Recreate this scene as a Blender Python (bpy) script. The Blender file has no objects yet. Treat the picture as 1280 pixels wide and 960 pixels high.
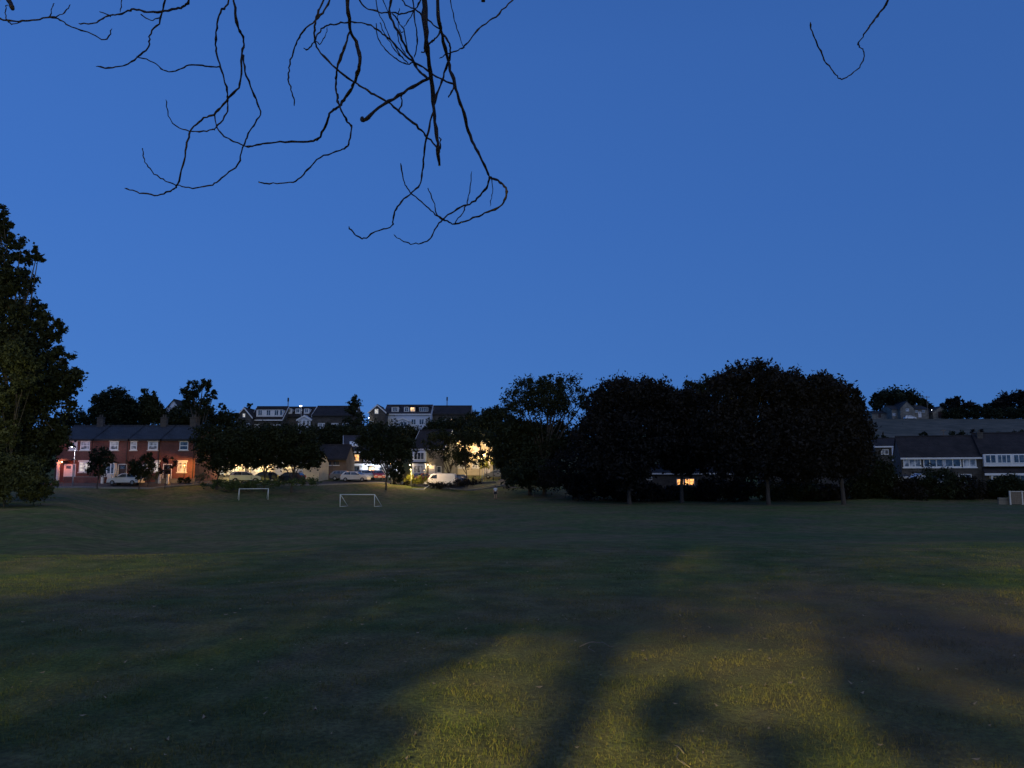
import bpy, math, random
import numpy as np
from mathutils import Vector, Matrix

random.seed(7); RNG = np.random.default_rng(7)
sc = bpy.context.scene
col = sc.collection
R = math.radians
# ------------------------------------------------------------------ camera
F, CX, CY, HOR, EYE = 955.0, 640.0, 480.0, 594.0, 1.6
PITCH = math.atan((HOR - CY) / F)
cam_d = bpy.data.cameras.new('camera'); cam = bpy.data.objects.new('camera', cam_d); col.objects.link(cam)
cam_d.sensor_width = 36; cam_d.lens = F / 1280 * 36; cam_d.clip_end = 3000; cam_d.clip_start = 0.05
cam.location = (0, 0, EYE); cam.rotation_euler = (math.pi / 2 + PITCH, 0, 0)
sc.camera = cam
# ------------------------------------------------------------------ world: dusk sky
w = bpy.data.worlds.new('World'); sc.world = w; w.use_nodes = True
nt = w.node_tree; nt.nodes.clear()
wo = nt.nodes.new('ShaderNodeOutputWorld'); bg = nt.nodes.new('ShaderNodeBackground')
tc = nt.nodes.new('ShaderNodeTexCoord'); sep = nt.nodes.new('ShaderNodeSeparateXYZ')
rp = nt.nodes.new('ShaderNodeValToRGB'); cr = rp.color_ramp
cr.elements[0].position = 0.0; cr.elements[0].color = (0.069, 0.206, 0.55, 1)
cr.elements[1].position = 1.0; cr.elements[1].color = (0.026, 0.085, 0.27, 1)
for p_, c_ in ((0.06, (0.060, 0.187, 0.525)), (0.16, (0.053, 0.167, 0.498)), (0.32, (0.044, 0.146, 0.47)), (0.5, (0.039, 0.130, 0.43)), (0.7, (0.029, 0.10, 0.35))):
    e = cr.elements.new(p_); e.color = (*c_, 1)
nt.links.new(tc.outputs['Generated'], sep.inputs[0]); nt.links.new(sep.outputs['Z'], rp.inputs[0])
# the afterglow is to the left: the sky there is a little brighter
mr = nt.nodes.new('ShaderNodeMapRange'); mr.inputs[1].default_value = -1; mr.inputs[2].default_value = 1
mr.inputs[3].default_value = 1.22; mr.inputs[4].default_value = 0.78
nt.links.new(sep.outputs['X'], mr.inputs[0])
sm = nt.nodes.new('ShaderNodeVectorMath'); sm.operation = 'SCALE'
nt.links.new(rp.outputs[0], sm.inputs[0]); nt.links.new(mr.outputs[0], sm.inputs['Scale'])
nt.links.new(sm.outputs[0], bg.inputs[0]); bg.inputs[1].default_value = 1.0
nt.links.new(bg.outputs[0], wo.inputs[0])
sc.view_settings.view_transform = 'Standard'; sc.view_settings.look = 'None'
sc.view_settings.exposure = 0; sc.view_settings.gamma = 1
# wide soft fill from behind right, added to lift the grass and house fronts
sun_d = bpy.data.lights.new('sun', 'SUN'); sun = bpy.data.objects.new('sun', sun_d); col.objects.link(sun)
sun_d.energy = 0.53; sun_d.angle = R(70); sun_d.color = (.98, .97, .94); sun.rotation_euler = (R(50), 0, R(28))
# the street lamp behind the viewer (its post is built further down)
LAMP = Vector((-4.3, -14.3, 6.1)); LAMP_W = 38000; LAMP_COL = (1.0, 0.84, 0.15); LAMP_R = 0.19

# ------------------------------------------------------------------ projection helpers
cp, sp = math.cos(PITCH), math.sin(PITCH)
def P(px, py, d):
    """world point on the ray of pixel (px,py) at forward distance d"""
    u = (px - CX) / F; v = (CY - py) / F
    y = cp - v * sp; z = sp + v * cp
    return Vector((u / y * d, d, EYE + z / y * d))
def PXM(d): return d / F
# ------------------------------------------------------------------ terrain
COLS = [-400, 70, 180, 240, 450, 620, 700, 800, 1000, 1120, 1290, 1700]
ROWS = [0, 10, 16, 20, 22, 25, 28, 34, 45, 70, 84, 90, 96, 102, 110, 118, 126, 135, 150, 165, 180, 200, 240, 285, 330, 900]
TAB = [
 [0,-.06,-.42,-.30,-.80,-1.40,-1.45,-1.4,-1.1,-.4,-.3,-.2,0.1,.75,.95,1.3,2.2,4,7.5,10.3,12,13,13.2,13,12,5],
 [0,-.06,-.42,-.30,-.80,-1.40,-1.45,-1.4,-1.1,-.45,-.4,-.3,0.05,.75,.95,1.3,2.2,4,7.5,10.3,12,13,13.2,13,12,5],
 [0,-.06,-.42,-.30,-.80,-1.50,-1.62,-1.7,-1.8,-1.8,-1.7,-1.4,0.0,.75,.95,1.3,2.2,4,7.5,10.3,12,13,13.2,13,12,5],
 [0,-.06,-.42,-.32,-.68,-1.42,-1.58,-1.7,-1.8,-1.8,-1.7,-1.4,0.0,.75,.95,1.3,2.2,4,7.5,10.3,12,13,13.2,13,12,5],
 [0,-.05,-.30,-.38,-.45,-.58,-.95,-1.5,-1.8,-1.8,-1.8,-1.75,-1.3,-.5,.5,.86,1.1,1.6,4.5,8.5,12,13.4,13.4,13,12,5],
 [0,-.04,-.24,-.36,-.45,-.58,-.75,-1.3,-1.8,-1.8,-1.8,-1.8,-1.75,-1.6,-1.2,-.5,.3,1.0,2.5,4.5,6.5,8.5,11,13,12,5],
 [0,-.04,-.24,-.36,-.45,-.58,-.75,-1.2,-1.7,-1.8,-1.8,-1.75,-1.6,-1.2,-.6,-.2,.2,.8,2.0,4,5.5,8,11,14,13,5],
 [0,-.04,-.24,-.36,-.45,-.58,-.75,-1.2,-1.7,-1.8,-1.8,-1.8,-1.7,-1.5,-1.3,-1.2,-1,-.5,1.0,3,5,8,13,19,19,12],
 [0,-.04,-.24,-.36,-.45,-.58,-.75,-1.2,-1.7,-1.8,-1.8,-1.8,-1.7,-1.4,-1.2,-.9,-.4,.3,3.0,6,8.5,11.4,17,22.2,22,14],
 [0,-.04,-.24,-.36,-.45,-.58,-.75,-1.2,-1.7,-1.8,-1.8,-1.7,-1.2,-.6,-.3,0,1.0,2.6,5.6,7.8,9.5,11.8,17.2,22.4,22.5,14],
 [0,-.04,-.24,-.36,-.45,-.58,-.75,-1.2,-1.7,-1.8,-1.8,-1.7,-1.2,-.6,-.3,0,1.0,2.6,5.6,7.8,9.5,11.8,17.2,22.4,22.5,14],
 [0,-.04,-.24,-.36,-.45,-.58,-.75,-1.2,-1.7,-1.8,-1.8,-1.7,-1.2,-.6,-.3,0,1.0,2.6,5.6,7.8,9.5,11.8,17.2,22.4,22.5,14]]
_D = np.arange(0, 901)
def _smooth(a):
    o = a.copy()
    for it in range(3):
        b = o.copy(); b[1:-1] = (o[:-2] + 2 * o[1:-1] + o[2:]) / 4
        o = b
    far = o.copy()
    for it in range(25):
        b = far.copy(); b[1:-1] = (far[:-2] + far[1:-1] * 2 + far[2:]) / 4
        far = b
    k = np.clip((_D - 104) / 25, 0, 1)
    return o * (1 - k) + far * k
TS = np.array([_smooth(np.interp(_D, ROWS, r)) for r in TAB])
def terrain(x, y):
    x = np.asarray(x, float); y = np.asarray(y, float)
    yy = np.clip(y, 0, 899.9)
    u = CX + F * x / np.maximum(yy, 6.0)
    ci = np.interp(u, COLS, np.arange(len(COLS)))
    c0 = np.clip(np.floor(ci).astype(int), 0, len(COLS) - 2); fc = ci - c0
    fc = fc * fc * (3 - 2 * fc)
    r0 = np.floor(yy).astype(int); r0 = np.minimum(r0, 899); fr = yy - r0
    a = TS[c0, r0] * (1 - fr) + TS[c0, r0 + 1] * fr
    b = TS[c0 + 1, r0] * (1 - fr) + TS[c0 + 1, r0 + 1] * fr
    z = a * (1 - fc) + b * fc
    # gentle unevenness
    amp = np.clip(yy / 60, 0, 1)
    z = z + 0.035 * np.sin(x * .9 + 1.3 * np.sin(y * .5)) * np.cos(y * .8 + .7 * np.sin(x * .37)) * (0.25 + .75 * amp)
    return z
def T(x, y): return float(terrain(x, y))
def ground(px, d):
    x = (px - CX) / F * d
    # px is measured at about ground level, where x/d = u / y-component ~ u
    return Vector((x, d, T(x, d)))
def ghit(px, py):
    """where the ray of a pixel meets the ground"""
    lo = 2.0
    while lo < 400:
        p = P(px, py, lo)
        if p.z < T(p.x, p.y): return Vector((p.x, p.y, T(p.x, p.y)))
        lo += 0.05 if lo < 40 else 0.4
    return P(px, py, 60)

# ------------------------------------------------------------------ materials
def newmat(name):
    m = bpy.data.materials.new(name); m.use_nodes = True
    return m, m.node_tree, m.node_tree.nodes['Principled BSDF']
def mat(name, c1, c2=None, scale=3.0, rough=.8, bump=0.0, detail=5, metal=0.0, spec=.3, c3=None, coords='Object', stretch=None):
    m, t, b = newmat(name)
    b.inputs['Roughness'].default_value = rough; b.inputs['Metallic'].default_value = metal
    b.inputs['Specular IOR Level'].default_value = spec
    c2 = c2 or tuple(x * .7 for x in c1)
    co = t.nodes.new('ShaderNodeTexCoord'); n = t.nodes.new('ShaderNodeTexNoise')
    n.inputs['Scale'].default_value = scale; n.inputs['Detail'].default_value = detail; n.inputs['Roughness'].default_value = .65
    src = co.outputs[coords]
    if stretch:
        mp = t.nodes.new('ShaderNodeMapping'); mp.inputs['Scale'].default_value = stretch
        t.links.new(src, mp.inputs[0]); src = mp.outputs[0]
    t.links.new(src, n.inputs['Vector'])
    r = t.nodes.new('ShaderNodeValToRGB'); r.color_ramp.elements[0].position = .32; r.color_ramp.elements[1].position = .68
    r.color_ramp.elements[0].color = (*c1, 1); r.color_ramp.elements[1].color = (*c2, 1)
    if c3: e = r.color_ramp.elements.new(.5); e.color = (*c3, 1)
    t.links.new(n.outputs[0], r.inputs[0]); t.links.new(r.outputs[0], b.inputs['Base Color'])
    if bump:
        bp = t.nodes.new('ShaderNodeBump'); bp.inputs['Strength'].default_value = bump; bp.inputs['Distance'].default_value = .05
        t.links.new(n.outputs[0], bp.inputs['Height']); t.links.new(bp.outputs[0], b.inputs['Normal'])
    return m
def brickmat(name, c1, c2, mortar, bw=.225, bh=.075, rough=.9, ms=.01, bump=.5, offset=.5):
    m, t, b = newmat(name); b.inputs['Roughness'].default_value = rough; b.inputs['Specular IOR Level'].default_value = .2
    co = t.nodes.new('ShaderNodeTexCoord'); s = t.nodes.new('ShaderNodeSeparateXYZ'); c = t.nodes.new('ShaderNodeCombineXYZ')
    ad = t.nodes.new('ShaderNodeMath'); ad.operation = 'ADD'
    t.links.new(co.outputs['Object'], s.inputs[0]); t.links.new(s.outputs[0], ad.inputs[0]); t.links.new(s.outputs[1], ad.inputs[1])
    t.links.new(ad.outputs[0], c.inputs[0]); t.links.new(s.outputs[2], c.inputs[1])
    br = t.nodes.new('ShaderNodeTexBrick'); br.inputs['Scale'].default_value = 1; br.inputs['Brick Width'].default_value = bw; br.inputs['Row Height'].default_value = bh
    br.inputs['Mortar Size'].default_value = ms; br.offset = offset
    br.inputs['Color1'].default_value = (*c1, 1); br.inputs['Color2'].default_value = (*c2, 1); br.inputs['Mortar'].default_value = (*mortar, 1)
    t.links.new(c.outputs[0], br.inputs['Vector'])
    n = t.nodes.new('ShaderNodeTexNoise'); n.inputs['Scale'].default_value = .6; n.inputs['Detail'].default_value = 6
    t.links.new(co.outputs['Object'], n.inputs['Vector'])
    mx = t.nodes.new('ShaderNodeMix'); mx.data_type = 'RGBA'; mx.blend_type = 'MULTIPLY'; mx.inputs[0].default_value = .8
    r = t.nodes.new('ShaderNodeValToRGB'); r.color_ramp.elements[0].position = .3; r.color_ramp.elements[1].position = .7
    r.color_ramp.elements[0].color = (.5, .5, .5, 1); r.color_ramp.elements[1].color = (1.1, 1.1, 1.1, 1)
    t.links.new(n.outputs[0], r.inputs[0]); t.links.new(br.outputs[0], mx.inputs[6]); t.links.new(r.outputs[0], mx.inputs[7])
    t.links.new(mx.outputs[2], b.inputs['Base Color'])
    bp = t.nodes.new('ShaderNodeBump'); bp.inputs['Strength'].default_value = bump; bp.inputs['Distance'].default_value = .02
    t.links.new(br.outputs['Fac'], bp.inputs['Height']); bp.invert = True; t.links.new(bp.outputs[0], b.inputs['Normal'])
    return m
def glow(name, c, s, vary=True):
    m, t, b = newmat(name); b.inputs['Base Color'].default_value = (.3, .3, .3, 1)
    b.inputs['Emission Color'].default_value = (*c, 1); b.inputs['Emission Strength'].default_value = s
    if vary:
        co = t.nodes.new('ShaderNodeTexCoord'); n = t.nodes.new('ShaderNodeTexNoise'); n.inputs['Scale'].default_value = 2.6
        t.links.new(co.outputs['Object'], n.inputs['Vector'])
        mr_ = t.nodes.new('ShaderNodeMapRange'); mr_.inputs[1].default_value = .35; mr_.inputs[2].default_value = .65
        mr_.inputs[3].default_value = s * .25; mr_.inputs[4].default_value = s * 1.4
        t.links.new(n.outputs[0], mr_.inputs[0]); t.links.new(mr_.outputs[0], b.inputs['Emission Strength'])
    return m
def glassmat(name, c=(.02, .025, .03), rough=.08, spec=.9):
    m, t, b = newmat(name); b.inputs['Roughness'].default_value = rough; b.inputs['Specular IOR Level'].default_value = spec
    co = t.nodes.new('ShaderNodeTexCoord'); n = t.nodes.new('ShaderNodeTexNoise'); n.inputs['Scale'].default_value = 1.7
    r = t.nodes.new('ShaderNodeValToRGB'); r.color_ramp.elements[0].position = .4; r.color_ramp.elements[1].position = .62
    r.color_ramp.elements[0].color = (*c, 1); r.color_ramp.elements[1].color = (c[0] * 5, c[1] * 5, c[2] * 5, 1)
    t.links.new(co.outputs['Object'], n.inputs['Vector']); t.links.new(n.outputs[0], r.inputs[0]); t.links.new(r.outputs[0], b.inputs['Base Color'])
    return m
def leafmat(name, c1, c2, scale=.35, spec=.06):
    m, t, b = newmat(name); b.inputs['Roughness'].default_value = .6; b.inputs['Specular IOR Level'].default_value = spec
    co = t.nodes.new('ShaderNodeTexCoord'); n = t.nodes.new('ShaderNodeTexNoise'); n.inputs['Scale'].default_value = scale; n.inputs['Detail'].default_value = 4
    g = t.nodes.new('ShaderNodeNewGeometry')
    ad = t.nodes.new('ShaderNodeMath'); ad.operation = 'MULTIPLY_ADD'; ad.inputs[1].default_value = .5
    t.links.new(g.outputs['Random Per Island'], ad.inputs[0]); t.links.new(n.outputs[0], ad.inputs[2])
    r = t.nodes.new('ShaderNodeValToRGB'); r.color_ramp.elements[0].position = .45; r.color_ramp.elements[1].position = 1.0
    r.color_ramp.elements[0].color = (*c1, 1); r.color_ramp.elements[1].color = (*c2, 1)
    t.links.new(co.outputs['Object'], n.inputs['Vector']); t.links.new(ad.outputs[0], r.inputs[0]); t.links.new(r.outputs[0], b.inputs['Base Color'])
    return m
M = {}
M['leaf'] = leafmat('leaf_dark', (.012, .017, .009), (.028, .034, .017))
M['leaf_d'] = leafmat('leaf_deep_green', (.014, .020, .009), (.060, .070, .030), .8)
M['leaf_b'] = leafmat('leaf_brownish', (.011, .011, .009), (.024, .021, .018))
M['leaf_c'] = leafmat('leaf_green', (.03, .045, .018), (.07, .095, .035))
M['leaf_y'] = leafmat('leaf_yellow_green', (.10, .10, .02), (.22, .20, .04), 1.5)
M['leaf_g'] = leafmat('leaf_grey', (.06, .07, .05), (.13, .14, .10), .6)
M['bark'] = mat('bark', (.04, .034, .028), (.085, .072, .06), 6, .9, .8, stretch=(1, 1, .25))
M['bark_d'] = mat('bark_twig', (.010, .007, .007), (.026, .016, .017), 22, .85, .6)
M['brick'] = brickmat('red_brick', (.21, .055, .042), (.13, .036, .03), (.17, .14, .12))
M['brick_b'] = brickmat('brown_brick', (.20, .13, .09), (.14, .09, .065), (.22, .2, .17))
M['stone'] = brickmat('stone', (.24, .22, .18), (.16, .15, .13), (.2, .19, .17), .45, .2)
M['stone_d'] = brickmat('stone_dark', (.11, .10, .09), (.07, .065, .06), (.12, .11, .1), .45, .2)
M['slate'] = brickmat('slate_roof', (.055, .06, .07), (.04, .043, .05), (.02, .02, .022), .3, .16, .7, .012)
M['tile'] = brickmat('concrete_tile_roof', (.046, .038, .038), (.03, .027, .028), (.013, .012, .012), .32, .2, .85, .015)
M['tile_b'] = brickmat('blue_tile_roof', (.06, .06, .075), (.04, .04, .055), (.02, .018, .018), .32, .2, .85, .015)
M['white'] = mat('white_paint', (.75, .76, .78), (.62, .63, .65), 1.5, .5)
M['upvc'] = mat('white_frame_plastic', (.78, .79, .8), (.68, .7, .72), 2, .35, spec=.5)
M['stonetrim'] = mat('painted_stone_trim', (.66, .64, .6), (.48, .46, .43), 4, .8)
M['cream'] = mat('cream_render', (.62, .54, .38), (.5, .43, .3), 1.2, .9, .2)
M['clad'] = mat('white_cladding', (.55, .6, .7), (.46, .52, .62), 1, .7, stretch=(.3, .3, 6))
M['glass'] = glassmat('window_glass')
M['curtain'] = glassmat('glass_over_net_curtain', (.12, .12, .12), .05)
M['lit'] = glow('lit_window_warm', (1.0, .58, .22), 1.6)
M['lit_o'] = glow('lit_window_orange', (1.0, .42, .10), 1.6)
M['lit_w'] = glow('lit_window_pale', (.95, .9, .8), .55)
M['bulb_w'] = glow('bulb_white', (.85, .92, 1.0), 7, False)
M['bulb_o'] = glow('bulb_amber', (1.0, .62, .25), 8, False)
M['door_w'] = mat('painted_white_door', (.7, .66, .64), (.6, .57, .55), 3, .5)
M['door_d'] = mat('dark_door', (.05, .03, .03), None, 3, .5)
M['wood'] = mat('weathered_wood', (.2, .16, .12), (.12, .1, .08), 8, .9, .3, stretch=(1, 1, .2))
M['metal'] = mat('galvanised_steel', (.35, .36, .37), (.25, .26, .27), 5, .5, metal=.6)
M['goal'] = mat('painted_goal_tube', (.68, .72, .70), (.5, .53, .52), 6, .5)
M['black'] = mat('black_plastic', (.02, .02, .022), None, 6, .5)
M['tyre'] = mat('rubber', (.02, .02, .02), (.03, .03, .03), 9, .9)
M['asphalt'] = mat('asphalt', (.05, .05, .052), (.035, .035, .037), 9, .95, .3)
M['kerb'] = mat('kerb_stone', (.25, .24, .22), (.17, .165, .155), 5, .9)
M['skin'] = mat('skin', (.5, .3, .22), (.44, .26, .19), 8, .6)
M['hair'] = mat('hair', (.02, .014, .01), None, 20, .7)
M['shirt'] = mat('white_cotton', (.78, .79, .8), (.7, .71, .73), 12, .9)
M['shorts'] = mat('navy_cotton', (.02, .025, .04), None, 12, .9)
for k, c in dict(car_white=(.7, .7, .7), car_silver=(.42, .45, .5), car_red=(.32, .02, .025), car_black=(.02, .021, .024), car_blue=(.06, .09, .2), car_grey=(.2, .2, .21)).items():
    M[k] = mat(k + '_paint', c, tuple(x * .85 for x in c), 1, .28, spec=.6, metal=.1)
M['lens'] = mat('headlamp_lens', (.6, .62, .65), (.4, .42, .45), 8, .15, spec=.8)
M['lens_r'] = mat('tail_lamp_lens', (.4, .02, .02), None, 8, .2, spec=.8)

# grass / field material
def grassmat():
    m, t, b = newmat('grass_field'); b.inputs['Roughness'].default_value = .95; b.inputs['Specular IOR Level'].default_value = .1
    co = t.nodes.new('ShaderNodeTexCoord')
    def noise(s, det=5, dis=0):
        n = t.nodes.new('ShaderNodeTexNoise'); n.inputs['Scale'].default_value = s; n.inputs['Detail'].default_value = det
        n.inputs['Roughness'].default_value = .65; n.inputs['Distortion'].default_value = dis
        t.links.new(co.outputs['Object'], n.inputs['Vector']); return n
    def ramp(n, p0, p1, c0, c1):
        r = t.nodes.new('ShaderNodeValToRGB'); r.color_ramp.elements[0].position = p0; r.color_ramp.elements[1].position = p1
        r.color_ramp.elements[0].color = (*c0, 1); r.color_ramp.elements[1].color = (*c1, 1)
        t.links.new(n.outputs[0], r.inputs[0]); return r
    n1 = noise(.28, 4, .6); n2 = noise(1.7, 6); n3 = noise(28, 6); n4 = noise(.045, 3)
    a = ramp(n1, .40, .62, (.085, .115, .042), (.15, .125, .075))      # green to dry patches
    f = ramp(n2, .30, .72, (.45, .5, .45), (1.25, 1.2, 1.15))
    g = ramp(n3, .30, .70, (.45, .45, .45), (1.5, 1.5, 1.4))
    h = ramp(n4, .35, .65, (.78, .85, .9), (1.15, 1.1, 1.0))
    last = a.outputs[0]
    for x in (f, g, h):
        mx = t.nodes.new('ShaderNodeMix'); mx.data_type = 'RGBA'; mx.blend_type = 'MULTIPLY'; mx.inputs[0].default_value = 1
        t.links.new(last, mx.inputs[6]); t.links.new(x.outputs[0], mx.inputs[7]); last = mx.outputs[2]
    t.links.new(last, b.inputs['Base Color'])
    bp = t.nodes.new('ShaderNodeBump'); bp.inputs['Strength'].default_value = .7; bp.inputs['Distance'].default_value = .05
    t.links.new(n3.outputs[0], bp.inputs['Height'])
    bq = t.nodes.new('ShaderNodeBump'); bq.inputs['Strength'].default_value = .5; bq.inputs['Distance'].default_value = .12
    t.links.new(n2.outputs[0], bq.inputs['Height']); t.links.new(bp.outputs[0], bq.inputs['Normal'])
    t.links.new(bq.outputs[0], b.inputs['Normal'])
    return m
def worn(m, inp_from, amount=.6):
    t = m.node_tree; b = t.nodes['Principled BSDF']; co = t.nodes.new('ShaderNodeTexCoord')
    dist = t.nodes.new('ShaderNodeVectorMath'); dist.operation = 'DISTANCE'; dist.inputs[1].default_value = (4.4, 7.8, 0)
    n = t.nodes.new('ShaderNodeTexNoise'); n.inputs['Scale'].default_value = .9; n.inputs['Detail'].default_value = 6
    t.links.new(co.outputs['Object'], dist.inputs[0]); t.links.new(co.outputs['Object'], n.inputs['Vector'])
    a = t.nodes.new('ShaderNodeMath'); a.operation = 'MULTIPLY_ADD'; a.inputs[1].default_value = 5; t.links.new(n.outputs[0], a.inputs[0]); t.links.new(dist.outputs['Value'], a.inputs[2])
    r = t.nodes.new('ShaderNodeMapRange'); r.inputs[1].default_value = 3.6; r.inputs[2].default_value = 8; r.inputs[3].default_value = amount; r.inputs[4].default_value = 0
    t.links.new(a.outputs[0], r.inputs[0])
    mx = t.nodes.new('ShaderNodeMix'); mx.data_type = 'RGBA'; mx.inputs[7].default_value = (.135, .09, .06, 1)
    src = b.inputs['Base Color'].links[0].from_socket
    t.links.new(r.outputs[0], mx.inputs[0]); t.links.new(src, mx.inputs[6]); t.links.new(mx.outputs[2], b.inputs['Base Color'])
M['field'] = grassmat(); worn(M['field'], None)
def blademat():
    m, t, b = newmat('grass_blades'); b.inputs['Roughness'].default_value = .7; b.inputs['Specular IOR Level'].default_value = .2
    co = t.nodes.new('ShaderNodeTexCoord'); n = t.nodes.new('ShaderNodeTexNoise'); n.inputs['Scale'].default_value = .28; n.inputs['Detail'].default_value = 4; n.inputs['Distortion'].default_value = .6
    n.inputs['Roughness'].default_value = .65
    g = t.nodes.new('ShaderNodeNewGeometry')
    ad = t.nodes.new('ShaderNodeMath'); ad.operation = 'MULTIPLY_ADD'; ad.inputs[1].default_value = .36
    sb = t.nodes.new('ShaderNodeMath'); sb.operation = 'SUBTRACT'; sb.inputs[1].default_value = .16
    t.links.new(co.outputs['Object'], n.inputs['Vector']); t.links.new(g.outputs['Random Per Island'], ad.inputs[0]); t.links.new(n.outputs[0], ad.inputs[2])
    t.links.new(ad.outputs[0], sb.inputs[0])
    r = t.nodes.new('ShaderNodeValToRGB'); r.color_ramp.elements[0].position = .3; r.color_ramp.elements[1].position = .8
    r.color_ramp.elements[0].color = (.040, .068, .016, 1); r.color_ramp.elements[1].color = (.17, .13, .06, 1)
    e = r.color_ramp.elements.new(.55); e.color = (.085, .095, .030, 1)
    t.links.new(sb.outputs[0], r.inputs[0]); t.links.new(r.outputs[0], b.inputs['Base Color'])
    return m
M['blade'] = blademat(); worn(M['blade'], None)

# ------------------------------------------------------------------ mesh helpers
class MB:
    def __init__(s): s.v = []; s.f = []
    def add(s, vs, fs):
        o = len(s.v); s.v += [tuple(v) for v in vs]; s.f += [tuple(i + o for i in f) for f in fs]; return s
    def box(s, x0, x1, y0, y1, z0, z1, W=None):
        vs = [(x, y, z) for z in (z0, z1) for y in (y0, y1) for x in (x0, x1)]
        if W: vs = [W(*v) for v in vs]
        return s.add(vs, [(0, 2, 3, 1), (4, 5, 7, 6), (0, 1, 5, 4), (2, 6, 7, 3), (0, 4, 6, 2), (1, 3, 7, 5)])
    def tube(s, pts, rad, n=7, cap=True):
        pts = [Vector(p) for p in pts]; m = len(pts)
        if not isinstance(rad, (list, tuple)): rad = [rad] * m
        ref = None; vs = []
        for i, p in enumerate(pts):
            t = (pts[min(i + 1, m - 1)] - pts[max(i - 1, 0)])
            if t.length < 1e-9: t = Vector((0, 0, 1))
            t.normalize()
            if ref is None:
                ref = Vector((1, 0, 0)) if abs(t.x) < .9 else Vector((0, 1, 0))
            a = (ref - t * ref.dot(t)); a = a.normalized() if a.length > 1e-6 else t.orthogonal().normalized()
            b = t.cross(a); ref = a
            for k in range(n):
                an = 2 * math.pi * k / n; vs.append(p + (a * math.cos(an) + b * math.sin(an)) * rad[i])
        fs = []
        for i in range(m - 1):
            for k in range(n):
                k2 = (k + 1) % n; fs.append((i * n + k, i * n + k2, (i + 1) * n + k2, (i + 1) * n + k))
        if cap: fs.append(tuple(range(n - 1, -1, -1))); fs.append(tuple((m - 1) * n + k for k in range(n)))
        return s.add(vs, fs)
    def prism(s, poly, a0, a1, W):
        """poly: (p,q) outline, swept from a0 to a1; W(p,q,a) -> xyz"""
        n = len(poly)
        vs = [W(p, q, a0) for p, q in poly] + [W(p, q, a1) for p, q in poly]
        fs = [tuple(range(n)), tuple(range(2 * n - 1, n - 1, -1))] + [(i, n + i, n + (i + 1) % n, (i + 1) % n) for i in range(n)]
        return s.add(vs, fs)
    def build(s, name, m, parent=None, smooth=False):
        me = bpy.data.meshes.new(name); me.from_pydata(s.v, [], s.f); me.materials.append(m)
        if smooth: me.polygons.foreach_set('use_smooth', [True] * len(me.polygons))
        o = bpy.data.objects.new(name, me); col.objects.link(o); o.parent = parent
        if len(s.f) < 4000:
            import bmesh
            bm = bmesh.new(); bm.from_mesh(me); bmesh.ops.recalc_face_normals(bm, faces=bm.faces); bm.to_mesh(me); bm.free()
        return o
def tag(o, label=None, cat=None, group=None, kind=None):
    if label: o['label'] = label
    if cat: o['category'] = cat
    if group: o['group'] = group
    if kind: o['kind'] = kind
    return o
def thing(name, loc, label, cat, group=None, rz=0):
    o = bpy.data.objects.new(name, None); col.objects.link(o); o.location = loc; o.rotation_euler = (0, 0, rz)
    o.empty_display_size = .3
    return tag(o, label, cat, group)
def npmesh(name, V, n_per, m, parent=None):
    """V: (N*n_per,3) array of separate polygons of n_per corners"""
    N = len(V) // n_per
    me = bpy.data.meshes.new(name); me.vertices.add(len(V)); me.vertices.foreach_set('co', V.astype(np.float32).ravel())
    me.loops.add(len(V)); me.loops.foreach_set('vertex_index', np.arange(len(V), dtype=np.int32))
    me.polygons.add(N); me.polygons.foreach_set('loop_start', np.arange(0, len(V), n_per, dtype=np.int32))
    me.update(calc_edges=True); me.materials.append(m)
    o = bpy.data.objects.new(name, me); col.objects.link(o); o.parent = parent
    return o
LEAF_N, LEAF_S = 1.9, .68
def leaves(blobs, n, size, hollow=.55, clump=.22, flat=.0):
    """blobs: (cx,cy,cz,rx,ry,rz). Leaf quads in clumps spread through the crown's volume."""
    B = np.array(blobs, float); vol = (B[:, 3] * B[:, 4] * B[:, 5]) ** (2 / 3); pr = vol / vol.sum()
    n = int(n * LEAF_N); size = size * LEAF_S; k = max(8, n // 50)
    bi = RNG.choice(len(B), k, p=pr)
    d = RNG.normal(size=(k, 3)); d /= np.linalg.norm(d, axis=1)[:, None]
    r = hollow + (1 - hollow) * RNG.random(k) ** .6; r *= 1 + .08 * RNG.normal(size=k)
    C = B[bi, :3] + d * r[:, None] * B[bi, 3:]
    rad = B[bi, 3:].mean(axis=1) * clump * (0.5 + RNG.random(k))
    ci = RNG.integers(0, k, n)
    p = C[ci] + RNG.normal(size=(n, 3)) * (rad[ci] * .55)[:, None]
    a = RNG.normal(size=(n, 3)); a /= np.linalg.norm(a, axis=1)[:, None]
    b = np.cross(a, RNG.normal(size=(n, 3))); b /= np.linalg.norm(b, axis=1)[:, None]
    s = size * (.55 + .9 * RNG.random(n))[:, None]
    V = np.empty((n, 4, 3))
    V[:, 0] = p - a * s; V[:, 1] = p - b * s * .5 + a * s * .1; V[:, 2] = p + a * s; V[:, 3] = p + b * s * .5 + a * s * .1
    return V.reshape(-1, 3)
def spline(pts, sub=5):
    pts = [Vector(p) for p in pts]; out = []
    for i in range(len(pts) - 1):
        p0 = pts[max(i - 1, 0)]; p1 = pts[i]; p2 = pts[i + 1]; p3 = pts[min(i + 2, len(pts) - 1)]
        for k in range(sub):
            t = k / sub
            out.append(.5 * ((2 * p1) + (-p0 + p2) * t + (2 * p0 - 5 * p1 + 4 * p2 - p3) * t * t + (-p0 + 3 * p1 - 3 * p2 + p3) * t ** 3))
    out.append(pts[-1]); return out

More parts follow.
